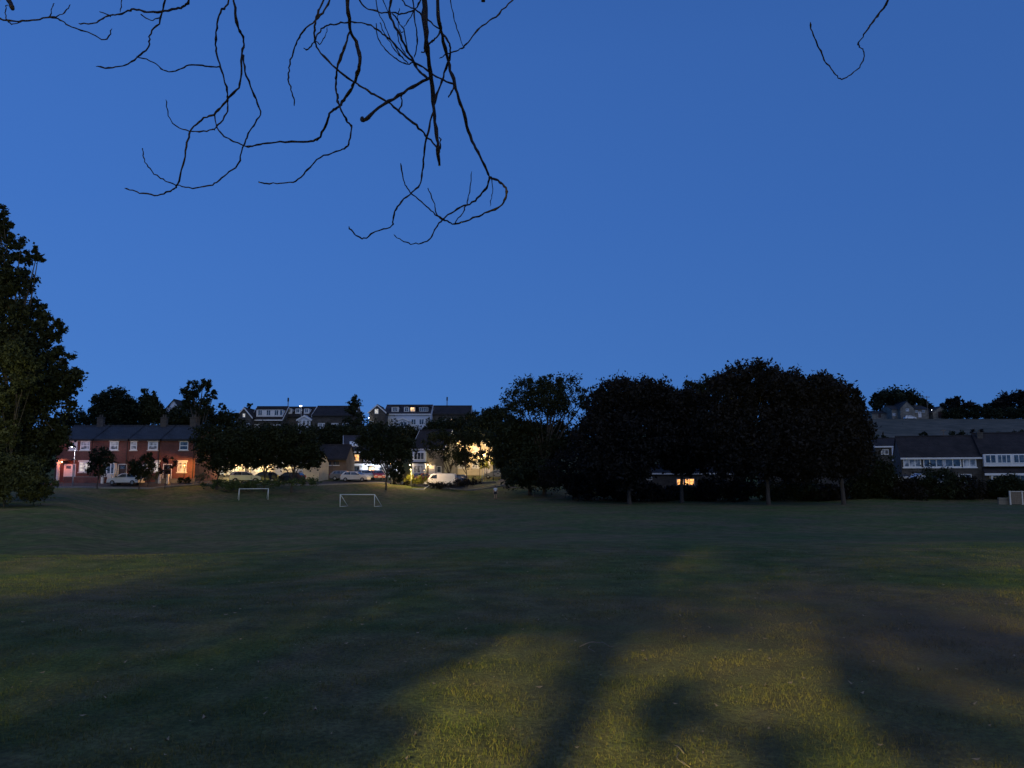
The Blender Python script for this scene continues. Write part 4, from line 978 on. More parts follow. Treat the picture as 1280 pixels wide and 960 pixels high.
# fence at the far right
def fence():
    d_ = 88.0; a = ground(1243, d_)
    t = thing('fence', a, 'wooden panel fence with pale posts at right edge of the field', 'fence')
    k_ = PXM(d_)
    for px_ in (1256, 1271, 1286): MB().box((px_ - 1243) * k_ - .06, (px_ - 1243) * k_ + .06, -.07, .07, -.3, 1.55).build('post', M['stonetrim'], t)
    for i in range(3):
        x0 = (1256 + 15 * i - 1243) * k_ + .065
        for j in range(7): MB().box(x0, x0 + 15 * k_ - .13, -.02 - .006 * (j % 2), .01 - .006 * (j % 2), .05 + j * .2, .05 + j * .2 + .185).build('slat', M['wood'], t)
        MB().box(x0, x0 + 15 * k_ - .13, -.04, .03, 1.46, 1.52).build('top_rail', M['stonetrim'], t)
fence()
wall_run('garden_wall', 'short grey block wall left of the panel fence', 'wall', ((1241 - CX) * PXM(88.5), 88.5), ((1254.5 - CX) * PXM(88.5), 88.5), .7, 'stone')

# ------------------------------------------------------------------ trees
BIGW = 'big trees of the wood on the right'
tree('broadleaf_tree', 'airy round-topped tree with sky showing through its leaves', 680, 104,
     [(645, 497, 20, 15), (668, 484, 26, 13), (700, 482, 28, 13), (722, 494, 14, 12), (648, 512, 22, 14), (727, 504, 10, 10), (680, 500, 40, 18), (690, 510, 36, 14)], 6800, size=.24, m='leaf', group=BIGW, hollow=.25, clump=.25)
tree('broadleaf_tree', 'lower dark tree filling below the airy round-topped one', 662, 106, [(640, 550, 30, 26), (668, 566, 38, 38), (650, 540, 30, 14), (700, 552, 30, 22)], 13000, size=.32, group=BIGW)
shrub('pale grey green sapling at the left end of the wood on the slope', 706, 97, [(718, 585, 34, 26), (700, 595, 26, 20), (735, 600, 30, 24)], 3600, .24, 'leaf_b')
tree('broadleaf_tree', 'broad dark tree left of middle in the wood, flat topped', 785, 91,
     [(790, 494, 42, 22), (762, 510, 32, 26), (822, 505, 30, 24), (755, 545, 40, 32), (800, 545, 50, 34), (770, 580, 48, 26)], 24000, size=.32, m='leaf_b', group=BIGW)
tree('broadleaf_tree', 'small flat dark crown showing between two bigger trees', 878, 112, [(880, 478, 22, 9), (868, 490, 28, 14), (880, 520, 40, 34)], 5000, size=.36, m='leaf', group=BIGW)
tree('broadleaf_tree', 'dark tree in the dip between the broad tree and the tallest one', 850, 94, [(858, 510, 26, 24), (850, 548, 40, 30), (862, 572, 36, 18), (836, 514, 20, 22)], 13000, size=.32, m='leaf_b', group=BIGW)
tree('broadleaf_tree', 'tallest dome shaped dark tree of the wood', 957, 89,
     [(940, 476, 40, 24), (975, 490, 34, 28), (912, 496, 34, 30), (900, 540, 38, 36), (950, 545, 50, 44), (985, 540, 30, 40), (930, 578, 44, 20), (1000, 500, 22, 24), (990, 575, 30, 22)], 30000, size=.32, m='leaf_b', group=BIGW)
tree('broadleaf_tree', 'big dark tree at the right end of the wood', 1050, 89,
     [(1022, 490, 34, 20), (1048, 508, 30, 26), (1060, 540, 26, 34), (1020, 545, 46, 40), (1062, 570, 26, 24), (1010, 582, 44, 16)], 24000, size=.32, m='leaf_b', group=BIGW)
# undergrowth
under = [(668, 103, 594, 40, 18, 'leaf'), (742, 99, 606, 34, 18, 'leaf_b'), (800, 97, 616, 36, 9, 'leaf_b'), (850, 100, 618, 34, 8.5, 'leaf'), (905, 98, 612, 36, 15, 'leaf_b'),
         (985, 99, 613, 46, 12, 'leaf'), (1030, 98, 616, 30, 10, 'leaf_b'), (1085, 97, 606, 26, 22, 'leaf')]
for i, (px_, d_, py_, rx_, ry_, m_) in enumerate(under):
    lb = ['dark bramble bush under the airy tree', 'bush beneath the left side of the broad tree', 'low bush around the foot of the broad flat-topped tree', 'low bush under the orange windows in the wood',
          'dark bush left of the tallest tree trunk', 'bush between the two right hand trunks', 'low bush at the foot of the rightmost big tree', 'tall bush closing the right end of the wood'][i]
    shrub(lb, px_, d_, [(px_, py_, rx_, ry_), (px_ - rx_ * .5, py_ + 3, rx_ * .5, ry_ * .8), (px_ + rx_ * .5, py_ + 2, rx_ * .5, ry_ * .8)], 4200, .26, m_, 'undergrowth bushes of the wood', clump=.2)
# hedges on the right
for i, (px_, d_, py_, rx_, ry_) in enumerate([(1100, 96, 594, 20, 26), (1138, 95, 612, 26, 12), (1172, 95, 605, 30, 20), (1205, 95, 612, 26, 14), (1262, 94, 607, 24, 12), (1236, 96, 616, 16, 9)]):
    lb = ['tall dark bush right of the wood before the white gables', 'dark hedge before the small bluish porch', 'tall dark hedge before the row of white windows', 'dark hedge bush below the garage window', 'dark bush right of the porch posts behind the panel fence', 'low bush beneath the white porch posts'][i]
    shrub(lb, px_, d_, [(px_, py_, rx_, ry_), (px_ - rx_ * .5, py_ + 4, rx_ * .5, ry_ * .7), (px_ + rx_ * .5, py_ + 4, rx_ * .5, ry_ * .7)], 3600, .22, 'leaf_b' if i % 2 else 'leaf', 'hedge bushes on the right')
# hilltop trees right
HT = 'trees on the right hill skyline'
tree('broadleaf_tree', 'wide dark tree behind the stone farmhouse', 1118, 296, [(1118, 498, 28, 10), (1100, 503, 14, 12), (1140, 505, 16, 10)], 3800, size=.8, m='leaf', group=HT)
tree('broadleaf_tree', 'small tree just right of the telegraph pole on the skyline', 1157, 296, [(1157, 510, 8, 8)], 700, size=.7, group=HT)
tree('broadleaf_tree', 'rounded tree on the skyline right of the barn', 1197, 294, [(1197, 505, 13, 8), (1185, 511, 12, 7), (1212, 511, 10, 7)], 2200, size=.75, m='leaf_b', group=HT)
tree('broadleaf_tree', 'low tree in the middle of the right skyline hedge', 1233, 294, [(1233, 510, 14, 5), (1226, 513, 12, 5)], 1200, size=.6, group=HT)
tree('broadleaf_tree', 'large tree at the far right of the skyline', 1268, 292, [(1268, 500, 20, 10), (1254, 507, 12, 9), (1284, 500, 14, 12)], 3200, size=.8, m='leaf_b', group=HT)
shrub('long dark hedge along the crest of the right hill', 1230, 285, [(1192, 517.5, 14, 7), (1215, 517.5, 16, 7), (1240, 517.5, 16, 7), (1262, 517, 16, 7.5), (1284, 517, 14, 7.5)], 7500, .5, 'leaf', name='hedge', cat='hedge', hollow=.1)
for px_, py_, r_, d_, m_, lb in ((1195, 537, 12, 165, 'leaf', 'dark gorse bush near the thin pole on the hill field'), (1248, 537, 6, 190, 'leaf_g', 'pale thorn bush high on the right hill field'),
        (1102, 541, 9, 160, 'leaf', 'gorse bush at left side of the hill field'), (1155, 536, 5, 190, 'leaf', 'small dark bush below the farm on the hill field'), (1220, 533, 8, 205, 'leaf_b', 'scrubby bush right of centre high on the hill field'),
        (1272, 534, 9, 200, 'leaf', 'dark bush at right edge of the hill field'), (1128, 529, 4, 240, 'leaf_b', 'tiny bush just under the farmhouse')):
    shrub(lb, px_, d_, [(px_, py_ + 7, r_, 4.5), (px_ + r_ * .5, py_ + 8, r_ * .6, 3)], 420, .3, m_, 'bushes on the hill field')
# trees behind / around the terrace
tree('broadleaf_tree', 'rounded dark tree behind the middle of the terrace', 140, 128, [(142, 500, 22, 14), (126, 512, 16, 14), (150, 515, 24, 16)], 5200, size=.36, group='trees behind the terrace')
tree('broadleaf_tree', 'narrow dark tree right of the rounded one behind terrace', 186, 128, [(184, 500, 11, 12), (190, 515, 17, 16)], 3400, size=.34, group='trees behind the terrace')
tree('broadleaf_tree', 'tall loose crowned tree rising behind the terrace end', 248, 126, [(240, 486, 13, 11), (256, 482, 11, 9), (264, 494, 9, 7), (236, 500, 12, 12), (252, 508, 18, 12)], 2600, size=.30, m='leaf', group='trees behind the terrace', hollow=.3, clump=.2)
shrub('dark bank of bushes between terrace and hill houses', 228, 140, [(215, 522, 30, 12), (250, 524, 34, 14), (285, 527, 22, 14), (100, 525, 30, 12), (160, 525, 30, 12)], 9000, .36, 'leaf', hollow=.2)
for i, (px_, d_, bl, n_) in enumerate([
     (274, 96, [(262, 548, 22, 18), (278, 565, 32, 24), (300, 555, 24, 22)], 8500),
     (333, 97, [(330, 552, 26, 18), (318, 572, 22, 12), (352, 548, 22, 16)], 7000),
     (367, 98, [(372, 556, 28, 22), (385, 572, 20, 14), (352, 572, 22, 12)], 7500),
     (484, 104, [(482, 545, 32, 16), (462, 556, 20, 15), (500, 560, 20, 17), (480, 568, 28, 12), (496, 588, 9, 14)], 8500)]):
    tree('broadleaf_tree', ['dark round tree against the right end of the terrace', 'dark tree with bare trunk before the cream bungalow', 'dark tree leaning over the black parked car', 'dark spreading tree before the white house with wall lights'][i],
         px_, d_, bl, n_, size=.24, m='leaf', group='dark trees along the bank', trunk=.2)
tree('broadleaf_tree', 'small dark tree before the first and second terraced houses', 126, 95, [(126, 572, 15, 12), (122, 584, 13, 10)], 1700, size=.2, group='small trees before the terrace', trunk=.1)
tree('broadleaf_tree', 'small bushy tree before the third terraced house', 178, 95, [(178, 582, 17, 10), (188, 572, 8, 7), (172, 592, 11, 6)], 1900, size=.2, group='small trees before the terrace', trunk=.1)
tree('broadleaf_tree', 'thin small tree left of the amber-lit wall', 210, 95.5, [(212, 578, 10, 8), (207, 588, 9, 7)], 480, size=.16, m='leaf_b', group='small trees before the terrace', trunk=.06)
shrub('pale bush right of the white parked car', 188, 97, [(192, 594, 11, 6), (184, 597, 8, 5)], 700, .14, 'leaf_g')
for i, (px_, py_, rx_, ry_) in enumerate([(226, 600, 4, 3.5), (234, 600, 4.5, 4), (252, 596, 9, 5)]):
    shrub(['small round clipped bush left one beneath the amber wall', 'small round clipped bush right one beneath the amber wall', 'grey green bush past the right corner of the terrace'][i], px_, 98.8, [(px_, py_, rx_, ry_)], 500, .1, 'leaf' if i < 2 else 'leaf_g')
shrub('low rough grass and bushes on the bank before the cream bungalow', 285, 95, [(270, 605, 16, 4), (300, 606, 22, 4), (335, 604, 22, 4), (380, 602, 24, 3.5)], 2600, .16, 'leaf_c', name='bank_scrub')
# hill slope shrubbery
bank = [(300, 150, 545, 40, 14), (345, 148, 548, 34, 16), (400, 145, 546, 30, 14), (425, 147, 541, 22, 10), (462, 150, 545, 24, 12), (505, 150, 545, 30, 12), (555, 148, 533, 26, 11), (590, 145, 530, 24, 14), (620, 135, 522, 20, 13), (600, 134, 537, 26, 12)]
for i, (px_, d_, py_, rx_, ry_) in enumerate(bank):
    lb = ['dark bushes below the gabled bungalow on the hill', 'dark bushes below the wide white dormer', 'dark bushes below the conservatory', 'dark bushes under the long dark roof', 'dark bushes beneath the conifer and hill gable', 'dark bushes beneath the white glazed hill porch',
          'dark tree before the low roof at right of hill row', 'dark round tree at right end of the hill row', 'dark tree joining the hill row to the wood', 'dark bushes above the leaf-screened cream house'][i]
    shrub(lb, px_, d_, [(px_, py_, rx_, ry_), (px_ - rx_ * .4, py_ + ry_ * .4, rx_ * .7, ry_ * .8), (px_ + rx_ * .4, py_ + ry_ * .3, rx_ * .6, ry_ * .8)], 3600, .32, 'leaf', 'bushes on the hill slope', clump=.2, hollow=.35)
# conifer
def conifer():
    d_ = 152; b = ground(443, d_); t = thing('conifer_tree', b, 'ragged pointed conifer standing against the sky among hill houses', 'tree')
    top = P(441.5, 494, d_).z - b.z; V = []
    tops = []
    for i in range(90):
        f = random.random(); z = top * (.25 + .72 * f); r = (1 - f) * 3.6 + .6 + random.uniform(-.5, .9)
        a = random.uniform(0, 6.28); e = Vector((math.cos(a) * r * .8, math.sin(a) * r * .8, z + .25 * r)); s0 = Vector((0, 0, z - .2)); tops.append((s0, e))
    mb = MB(); mb.tube([(0, 0, -.3), (0.1, 0, top * .5), (0, 0, top)], [.28, .16, .03], 8)
    for s0, e in tops:
        mb.tube([tuple(s0), tuple(e)], [.05, .015], 4)
        for q in range(26):
            p = s0.lerp(e, random.uniform(.25, 1.05)) + Vector((random.gauss(0, .16), random.gauss(0, .16), random.gauss(-.1, .13)))
            a = Vector((random.gauss(0, 1), random.gauss(0, 1), random.gauss(0, 1))).normalized() * .26; c = a.orthogonal() * .4
            V += [p - a, p - c, p + a, p + c]
    npmesh('crown', np.array([tuple(v) for v in V]), 4, M['leaf'], t); mb.build('trunk', M['bark'], t, True)
conifer()
shrub('tiny shrub silhouetted on the hill left of the gabled bungalow', 278, 165, [(278, 508, 4, 5)], 260, .3, 'leaf', 'skyline shrubs on the hill')
shrub('wispy aerial plant shape above the dormer roof', 312, 172, [(314, 506, 5, 2), (310, 508, 4, 2)], 200, .3, 'leaf', 'skyline shrubs on the hill')
# leafy tree with lights behind it, and yellow lit hedges
tree('broadleaf_tree', 'loose leafy tree screening the warmly lit cream house', 560, 122, [(540, 556, 16, 14), (562, 560, 22, 18), (585, 562, 20, 16), (560, 578, 20, 9), (600, 570, 14, 12)], 2500, size=.23, m='leaf', hollow=.2, clump=.2, group='trees by the van', trunk=.18)
tree('broadleaf_tree', 'dark tree behind the tail of the pale van', 585, 119, [(590, 548, 22, 10), (578, 572, 14, 14), (555, 545, 22, 8)], 3800, size=.22, m='leaf', hollow=.1, clump=.22, group='trees by the van', trunk=.15)
tree('broadleaf_tree', 'small pale leaved tree shining blue over the path lamp', 617, 130, [(613, 547, 8, 5), (618, 550, 5, 4)], 420, size=.22, m='leaf_g', trunk=.08)
tree('broadleaf_tree', 'dark tall tree right of the path lamp', 634, 118, [(634, 545, 18, 20), (628, 570, 14, 16), (638, 585, 16, 12)], 4200, size=.26, m='leaf', trunk=.18)
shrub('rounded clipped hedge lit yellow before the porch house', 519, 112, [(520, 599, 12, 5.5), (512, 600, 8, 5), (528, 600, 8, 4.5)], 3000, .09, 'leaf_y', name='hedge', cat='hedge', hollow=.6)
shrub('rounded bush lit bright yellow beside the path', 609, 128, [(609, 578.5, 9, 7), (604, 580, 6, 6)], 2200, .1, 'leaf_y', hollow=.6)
shrub('dark hedge on the bank below the van', 560, 112, [(548, 607, 16, 3), (585, 603, 18, 4), (500, 603, 12, 6)], 2600, .14, 'leaf_b')
def hedge_lamp(px_, py_, d_, pw, lb):
    g_ = ground(px_, d_); street_lamp(lb, g_, P(px_, py_, d_).z - g_.z, pw * 3.2, (1, .82, .25), M['bulb_o'], (0, -.5), .1, lens=.12)
hedge_lamp(515, 588, 111.2, 110, 'amber garden lamp on a post by the yellow lit hedge')
hedge_lamp(603, 569, 126.5, 260, 'amber garden lamp on a post by the bright yellow bush')
tree('broadleaf_tree', 'paler leaves set against the tall left edge tree as its lamplit patches', 14, 60.5, [(20, 445, 22, 18), (32, 475, 18, 18), (6, 500, 20, 14), (10, 540, 16, 18), (46, 455, 10, 10)], 5200, size=.19, m='leaf_d', clump=.18, trunk=.05, hollow=.2)  # paler leaf colour stands in for lamplight on the tall tree's crown
# the large tree at the left edge, nearer than the rest
tree('broadleaf_tree', 'very tall leafy tree cut off by the left edge, partly lamplit', 8, 64,
     [(-6, 290, 22, 26), (2, 276, 13, 20), (22, 316, 24, 18), (46, 318, 13, 10), (8, 350, 38, 30), (30, 392, 34, 22), (58, 415, 24, 18), (20, 430, 50, 34), (72, 446, 20, 18), (82, 470, 20, 14), (50, 480, 46, 34), (84, 492, 12, 10), (93, 474, 11, 9), (92, 508, 12, 7),
      (30, 530, 46, 40), (66, 548, 20, 22), (-50, 360, 60, 70), (-60, 450, 70, 70), (20, 580, 50, 26), (-60, 560, 60, 50)], 50000, size=.24, m='leaf', trunk=.3, hollow=.25, clump=.17, depth=.7)
shrub('rough bush lamplit olive at foot of the big left tree', 12, 58, [(12, 590, 42, 22), (45, 608, 26, 13), (-20, 585, 30, 34), (20, 612, 40, 14)], 9000, .15, 'leaf_d', clump=.16)
g_ = Vector((-43.5, 54, T(-43.5, 54))); street_lamp('street lamp outside the left edge beside the tall tree', g_, 10.2, 800, (1, .88, .5), M['bulb_o'], (.8, .3), .15)

# ------------------------------------------------------------------ overhanging bare tree above the viewer
TB = Vector((-1.70, -3.4, 0))
tr = thing('overhanging_tree', TB, 'bare twisting branches hanging into the top of the view', 'tree')
LIMBS = [[(-1.7, -3.35, 3.4), (-1.4, -1.5, 4.7), (-1.0, .8, 5.2), (-.5, 2.6, 5.1), (.1, 3.8, 4.9)],
         [(-1.6, -3.2, 3.8), (-.4, -1.0, 5.0), (.8, 1.2, 5.6), (1.8, 3.0, 5.5)],
         [(-1.75, -3.3, 3.6), (-2.6, -.6, 4.9), (-2.6, 2.0, 5.2), (-2.2, 3.6, 5.0)]]
mb = MB(); mb.tube(spline([(-1.70, -3.4, -.3), (-1.70, -3.4, .2), (-1.74, -3.45, 1.6), (-1.68, -3.35, 2.8), (-1.7, -3.3, 4.2), (-1.9, -3.6, 7.5)], 4), [.20, .15, .12, .105, .10, .10, .10, .10, .095, .095, .095, .095, .095, .095, .095, .095, .12, .1, .08, .06, .04], 12)
def rel(mb_): mb_.v = [(v[0] - TB.x, v[1] - TB.y, v[2] - TB.z) for v in mb_.v]; return mb_
rel(mb).build('trunk', M['bark'], tr, True)
LS = []
for L_ in LIMBS:
    s = spline(L_, 6); LS.append(s); m_ = MB().tube(s, [.11 * (1 - .78 * i / (len(s) - 1)) for i in range(len(s))], 9); rel(m_).build('limb', M['bark'], tr, True)
lv = leaves([(-.9, -1.3, 4.4, 1.1, .7, .75), (-2.3, -1.4, 4.5, 1.0, .7, .75), (.5, -1.3, 4.6, 1.0, .7, .8), (-.8, -1.2, 5.6, 1.9, 1.0, .8)], 6500, .075, .0, .4)
q_ = lv.reshape(-1, 4, 3); q_ = q_[q_[:, :, 1].max(axis=1) < 2.9]  # unseen leaves added behind the viewer to keep lamplight off the branches
npmesh('crown', q_.reshape(-1, 3), 4, M['leaf'], tr)
def near_limb(p): return min((q for s in LS for q in s), key=lambda q: (q - p).length)
def hang(pts, r0, r1, d0=2.9, d1=2.9, attach=True, parent=tr, name='branch', kn=.25, stub=False):
    n = len(pts); W_ = []
    for i, (x, y) in enumerate(pts):
        f = i / max(1, n - 1); d_ = d0 + (d1 - d0) * f + .05 * math.sin(i * 1.7 + x * .05); W_.append(P(x, y, d_))
    s = spline(W_, 5); m = len(s); k_ = PXM((d0 + d1) / 2)
    r0 *= .72; r1 *= .74; rr = [((r0 + (r1 - r0) * i / (m - 1)) * k_) * (1 + kn * random.uniform(-1, 1) + (.35 if random.random() < .08 else 0)) for i in range(m)]
    s = [p + Vector((random.gauss(0, 1), random.gauss(0, 1), random.gauss(0, 1))) * k_ * .5 for p in s]
    if attach:
        a = near_limb(s[0]); pre = spline([a, a.lerp(s[0], .5) + Vector((0, .05, .08)), s[0]], 4)[:-1]
        rr = [rr[0] * (2.0 - .9 * i / len(pre)) for i in range(len(pre))] + rr; s = pre + s
    if not stub: rr[-1] *= .45
    m_ = MB().tube(s, rr, 7); rel(m_); o = m_.build(name, M['bark_d'], tr, True)
    if parent is not tr: o.parent = parent
    return o
b1 = hang([(526, -60), (530, 0), (533, 50), (539, 100), (543, 145), (547, 180), (549, 207)], 5.0, 2.6, 2.6, 2.7, stub=True)
hang([(537, 97), (510, 112), (480, 131), (454, 151)], 2.9, 2.9, 2.66, 2.6, False, b1, 'twig', stub=True)
hang([(462, 146), (454, 151), (452, 147)], 3.2, 3.0, 2.6, 2.6, False, b1, 'twig', stub=True)
hang([(549, 190), (551, 178), (550, 171)], 1.3, .9, 2.7, 2.7, False, b1, 'twig'); hang([(534, 62), (527, 66)], 1.4, 1.2, 2.63, 2.63, False, b1, 'twig')
hang([(492, -30), (489, 0), (487, 17), (500, 45), (512, 68), (524, 90), (537, 98)], 2.3, 1.9, 2.75, 2.66)
b2 = hang([(543, -50), (548, 20), (551, 38), (560, 75), (568, 105), (577, 135), (588, 170), (600, 195), (612, 222)], 3.6, 2.2, 2.5, 2.7)
hang([(612, 222), (622, 226), (632, 235), (632, 248), (622, 260), (602, 268), (583, 276), (568, 280), (556, 276), (545, 268), (530, 255), (513, 240), (505, 228), (501, 204)], 2.0, .9, 2.7, 2.75, False, b2, 'twig')
hang([(612, 222), (606, 238), (590, 253), (572, 261), (553, 275), (545, 285), (536, 300), (520, 305), (505, 302), (492, 293)], 1.7, .9, 2.7, 2.8, False, b2, 'twig')
hang([(568, 280), (580, 262), (586, 245), (590, 214)], 1.2, .7, 2.7, 2.7, False, b2, 'twig'); hang([(535, 236), (543, 255), (546, 268), (556, 277)], .9, 1.1, 2.75, 2.72, False, b2, 'twig')
hang([(614, 222), (616, 240), (612, 258)], .9, .6, 2.72, 2.72, False, b2, 'twig'); hang([(568, 105), (565, 114), (561, 122)], 1.8, 1.1, 2.6, 2.6, False, b2, 'twig')
hang([(551, 38), (560, 52), (563, 66), (556, 90), (546, 118), (540, 145), (532, 178), (529, 205), (526, 228), (515, 240), (499, 256), (492, 270), (490, 282), (470, 289), (455, 298), (445, 294), (436, 284)], 1.9, 1.2, 2.55, 2.9, False, b2, 'twig')
hang([(534, 56), (540, 52), (545, 47), (551, 38)], 1.9, 1.6, 2.55, 2.55, False, b2, 'twig')
b4 = hang([(431, -40), (435, 10), (438, 38), (446, 55), (450, 75), (446, 95), (440, 110), (430, 125), (423, 134), (413, 140), (408, 155), (398, 172), (385, 177), (350, 178), (325, 180), (310, 183), (295, 178), (280, 170), (271, 158), (268, 143)], 3.2, 1.1, 2.7, 3.1)
hang([(438, 38), (430, 60), (422, 85), (420, 105), (422, 122), (425, 135), (433, 150), (439, 160), (435, 180), (425, 188), (400, 197), (385, 212), (370, 226), (350, 229), (330, 229), (323, 227)], 2.1, 1.1, 2.8, 2.95, False, b4, 'twig')
b6 = hang([(414, -30), (402, 5), (395, 25), (393, 45), (398, 62), (420, 85), (443, 103), (460, 113), (480, 125), (500, 140), (520, 157), (535, 172), (549, 188)], 1.9, 1.7, 2.95, 2.7)
hang([(502, 118), (502, 130), (498, 139)], 1.5, 1.3, 2.65, 2.65, False, b6, 'twig'); hang([(393, 50), (400, 55), (407, 44), (409, 34)], .9, .7, 2.9, 2.9, False, b6, 'twig')
hang([(380, 60), (384, 62), (392, 53), (398, 42), (406, 33), (420, 30), (438, 28), (460, 30), (475, 40), (490, 52), (510, 72), (530, 85), (550, 98), (568, 106)], 1.1, 1.7, 3.0, 2.62, False, b4, 'twig')
hang([(420, -25), (410, 5), (398, 22), (380, 38), (370, 55), (362, 80), (361, 100), (366, 120), (368, 132)], 1.9, 1.1, 3.0, 3.1)
b9 = hang([(300, -35), (284, 5), (275, 15), (270, 40), (270, 60), (276, 85), (282, 105), (285, 125), (283, 142), (270, 160), (265, 162), (245, 164), (225, 160), (212, 148), (208, 125)], 1.9, .8, 3.1, 3.2)
b10 = hang([(288, -35), (293, 10), (298, 35), (305, 52), (302, 70), (300, 105), (285, 122), (270, 141), (255, 148), (240, 160), (235, 175), (230, 200), (222, 230), (215, 237), (197, 244), (175, 241), (156, 235)], 2.1, 1.2, 3.0, 3.2)
hang([(303, 70), (308, 95), (320, 125), (325, 143), (315, 160), (305, 180), (297, 205), (280, 220), (265, 231), (240, 235), (220, 231), (200, 222), (185, 208), (179, 195), (178, 185)], 1.6, .9, 3.05, 3.25, False, b10, 'twig')
hang([(275, 84), (260, 83), (240, 81), (225, 86), (208, 89), (192, 78), (171, 70)], 1.4, 1.1, 3.1, 3.2, False, b9, 'twig')
b13 = hang([(212, -35), (206, 0), (200, 25), (188, 42), (186, 58), (173, 70), (160, 80), (140, 85), (120, 83)], 1.8, 1.1, 3.1, 3.2)
b14 = hang([(252, -40), (236, 0), (228, 9), (215, 12), (200, 15), (180, 14), (165, 12), (150, 18), (135, 20), (120, 28), (98, 30)], 2.2, 1.3, 3.0, 3.2)
hang([(153, -3), (150, 15)], .9, 1.1, 3.1, 3.1, False, b14, 'twig'); hang([(138, 20), (124, 14)], 1.2, .9, 3.1, 3.1, False, b14, 'twig'); hang([(176, 17), (188, 25), (202, 22)], .9, .9, 3.1, 3.1, False, b14, 'twig')
b15 = hang([(-70, -20), (-20, 18), (0, 24), (20, 27), (40, 26), (62, 21), (75, 25), (90, 34), (110, 40), (131, 50), (140, 36)], 2.0, 1.0, 3.1, 3.2)
hang([(62, 21), (64, 12), (67, 4)], 1.0, .7, 3.15, 3.15, False, b15, 'twig'); hang([(68, 22), (80, 16), (88, 6)], 1.1, .7, 3.15, 3.15, False, b15, 'twig'); hang([(8, 26), (7, 14), (9, 5)], 1.0, .7, 3.15, 3.15, False, b15, 'twig')
hang([(8, 24), (16, 31), (28, 26)], .9, .8, 3.15, 3.15, False, b15, 'twig'); hang([(2, -30), (10, -2), (16, 10)], 5.0, 4.2, 2.8, 2.8, stub=True)
b17 = hang([(668, -30), (640, 0), (620, 20), (600, 35), (585, 53), (575, 62), (562, 66), (549, 73)], 1.5, 1.0, 2.7, 2.75)
hang([(560, -30), (565, 10), (571, 35), (580, 60)], 1.1, .8, 2.8, 2.8); hang([(603, -40), (604, 2)], 4.2, 3.8, 2.6, 2.6, stub=True)
bf = hang([(466, -30), (472, 12), (480, 30), (490, 52), (503, 72), (512, 80)], 1.0, .9, 2.8, 2.75)
hang([(440, -25), (452, 5), (470, 14), (487, 16), (505, 17), (518, 11), (528, -4)], 1.4, 1.2, 2.9, 2.8); hang([(488, -25), (505, 3), (518, 11), (535, 25), (551, 38)], 1.4, 1.2, 2.7, 2.6)
hang([(515, -30), (517, 15), (520, 35), (521, 55), (518, 72)], 1.5, 1.0, 2.72, 2.75)
hang([(470, 30), (472, 45), (482, 62), (495, 74), (508, 80), (516, 78)], .9, 1.2, 2.75, 2.7, False, bf, 'twig'); hang([(475, 28), (482, 45), (497, 66), (509, 78)], .9, 1.0, 2.75, 2.7, False, bf, 'twig')
hang([(519, 12), (512, 24), (504, 34)], 1.0, .8, 2.75, 2.75, False, bf, 'twig'); hang([(491, 17), (500, 30), (505, 38), (508, 55), (511, 70)], 1.2, .9, 2.75, 2.7, False, bf, 'twig')
hang([(499, 10), (497, 25), (500, 38), (505, 40)], .8, .7, 2.75, 2.75, False, bf, 'twig'); hang([(478, 0), (487, 17), (495, 35), (500, 55), (508, 70)], .9, .8, 2.78, 2.72, False, bf, 'twig')
b20 = hang([(1135, -50), (1110, 0), (1104, 10), (1092, 26), (1082, 40), (1072, 55)], 2.2, 1.1, 3.2, 3.4)
hang([(1072, 55), (1076, 59), (1080, 67), (1076, 82), (1066, 91), (1053, 99), (1045, 93), (1034, 80), (1026, 64), (1018, 48), (1013, 28)], 1.1, 1.1, 3.4, 3.0, False, b20, 'twig')

# ------------------------------------------------------------------ behind the viewer: the street lamp and the trees between it and the field
sl = street_lamp('amber street lamp behind the viewer lighting the foreground grass', (LAMP.x, LAMP.y - .9, 0), LAMP.z, 1, LAMP_COL, M['bulb_o'], (0, .6), LAMP_R, lens=.15)
for o in list(sl.children):
    if o.type == 'LIGHT':
        o.location = LAMP - Vector((LAMP.x, LAMP.y - .9, 0)) - Vector((0, 0, .12)); o.data.energy = LAMP_W; o.data.color = LAMP_COL; o.data.shadow_soft_size = LAMP_R
def shade_cluster(wb, px, py, rx, ry, t, n):
    """foliage that hangs where the lamp's ray to this bit of ground passes"""
    g = ghit(px, py); c = LAMP + (g - LAMP) * t
    g2 = ghit(px + rx, py); g3 = ghit(px, max(py - ry, 640))
    wx = abs(g2.x - g.x) * t; wy = (g3 - g).length * t
    h = max(.12, (g3 - g).length * t * (LAMP.z / (g - LAMP).length))
    wb.append(((c.x, c.y, c.z, wx, max(.25, min(wy, .8)), h), n))
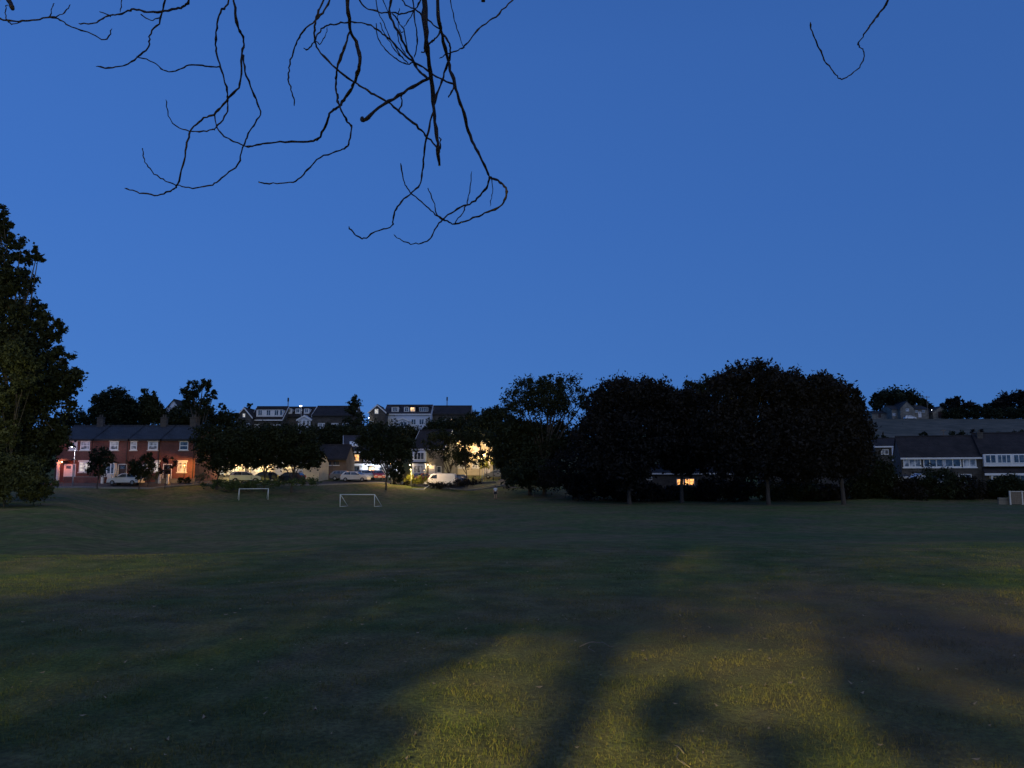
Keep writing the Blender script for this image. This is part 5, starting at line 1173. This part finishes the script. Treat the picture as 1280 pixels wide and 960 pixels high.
def shade_tree(label, base, clusters, m='leaf', size=.055, trunk=.12, stems=()):
    root = thing('broadleaf_tree', Vector((base[0], base[1], 0)), label, 'tree', 'trees behind the viewer'); wb = []
    for c in clusters: shade_cluster(wb, *c)
    Vs = []; mb = MB(); top = max(b[0][2] for b in wb)
    mb.tube(spline([(0, 0, -.2), (.02, 0, top * .4), (-.03, .02, top * .8), (0, 0, top + .3)], 4), [trunk * (1.2 - .9 * i / 12) for i in range(13)], 9)
    for (b, n) in wb:
        bb = (b[0] - base[0], b[1] - base[1], b[2], b[3], b[4], b[5]); Vs.append(leaves([bb], n, size, .1, .35))
        s = Vector((0, 0, min(top, b[2]) * .75)); e = Vector(bb[:3]); mb.tube(spline([s, s.lerp(e, .5) + Vector((0, 0, .2)), e], 4), [.035 * (1 - .7 * i / 8) for i in range(9)], 6)
    for (sx, sy, lx, ly, hh, r_) in stems: mb.tube(spline([(0, 0, 0), (sx * .6, sy * .6, hh * .25), (sx, sy, hh * .5), (sx + lx, sy + ly, hh)], 4), [r_ * (1 - .75 * i / 12) for i in range(13)], 7)
    npmesh('crown', np.concatenate(Vs), 4, M[m], root); mb.build('trunk', M['bark'], root, True)
# big shade over the left foreground, with the lit strip left open beyond it
shade_tree('leafy tree behind the viewer shading the left of the foreground', (-6.3, -4.2),
    [(60, 800, 190, 75, .5, 1500), (250, 770, 170, 45, .5, 1100), (60, 920, 170, 90, .55, 900), (380, 760, 130, 40, .5, 700), (250, 900, 70, 60, .55, 420), (-100, 820, 200, 100, .5, 900), (120, 752, 260, 14, .48, 900), (80, 778, 260, 18, .48, 700), (400, 742, 160, 12, .48, 420)])
shade_tree('young tree behind the viewer dappling the middle of the grass', (-2.95, -4.4),
    [(520, 745, 110, 30, .5, 420), (410, 830, 50, 50, .55, 300), (455, 880, 45, 30, .58, 260), (560, 800, 50, 18, .5, 220), (330, 930, 40, 28, .6, 240), (450, 940, 60, 24, .6, 320), (560, 835, 40, 10, .54, 120), (640, 745, 90, 30, .5, 220), (330, 840, 60, 40, .52, 420), (400, 900, 60, 40, .55, 320), (480, 810, 90, 26, .5, 320), (560, 760, 110, 22, .5, 300)], trunk=.09, stems=[(1.15, .3, .3, .1, 2.3, .04), (.6, -.4, .5, .1, 2.5, .04), (-.1, .5, -.4, .1, 2.2, .035), (.42, .1, .25, .1, 2.6, .045), (.75, -.1, .15, .2, 2.4, .035), (-.35, .1, -.2, 0, 2.8, .05), (-.8, .2, -.3, .1, 2.7, .05), (.98, .15, -.12, 0, 1.9, .025)])
shade_tree('leafy branches behind the viewer shading right foreground patches', (1.9, -3.6),
    [(850, 912, 60, 10, .6, 210), (1140, 935, 60, 18, .58, 260), (1090, 862, 70, 9, .55, 150), (1230, 935, 70, 30, .55, 200), (1260, 850, 50, 20, .5, 160), (960, 958, 70, 8, .6, 120),
     (1000, 735, 240, 24, .48, 280), (750, 765, 80, 26, .48, 330), (900, 780, 150, 16, .48, 240), (1120, 795, 150, 26, .48, 200), (640, 785, 110, 20, .48, 300), (730, 705, 120, 12, .47, 300), (1180, 712, 220, 16, .47, 420), (960, 700, 160, 12, .47, 360), (620, 722, 160, 16, .47, 420), (860, 740, 200, 20, .47, 300), (1130, 745, 200, 24, .47, 330), (1230, 815, 110, 30, .5, 220), (1130, 905, 80, 12, .56, 160), (700, 850, 40, 45, .55, 130), (740, 800, 40, 20, .52, 110)])
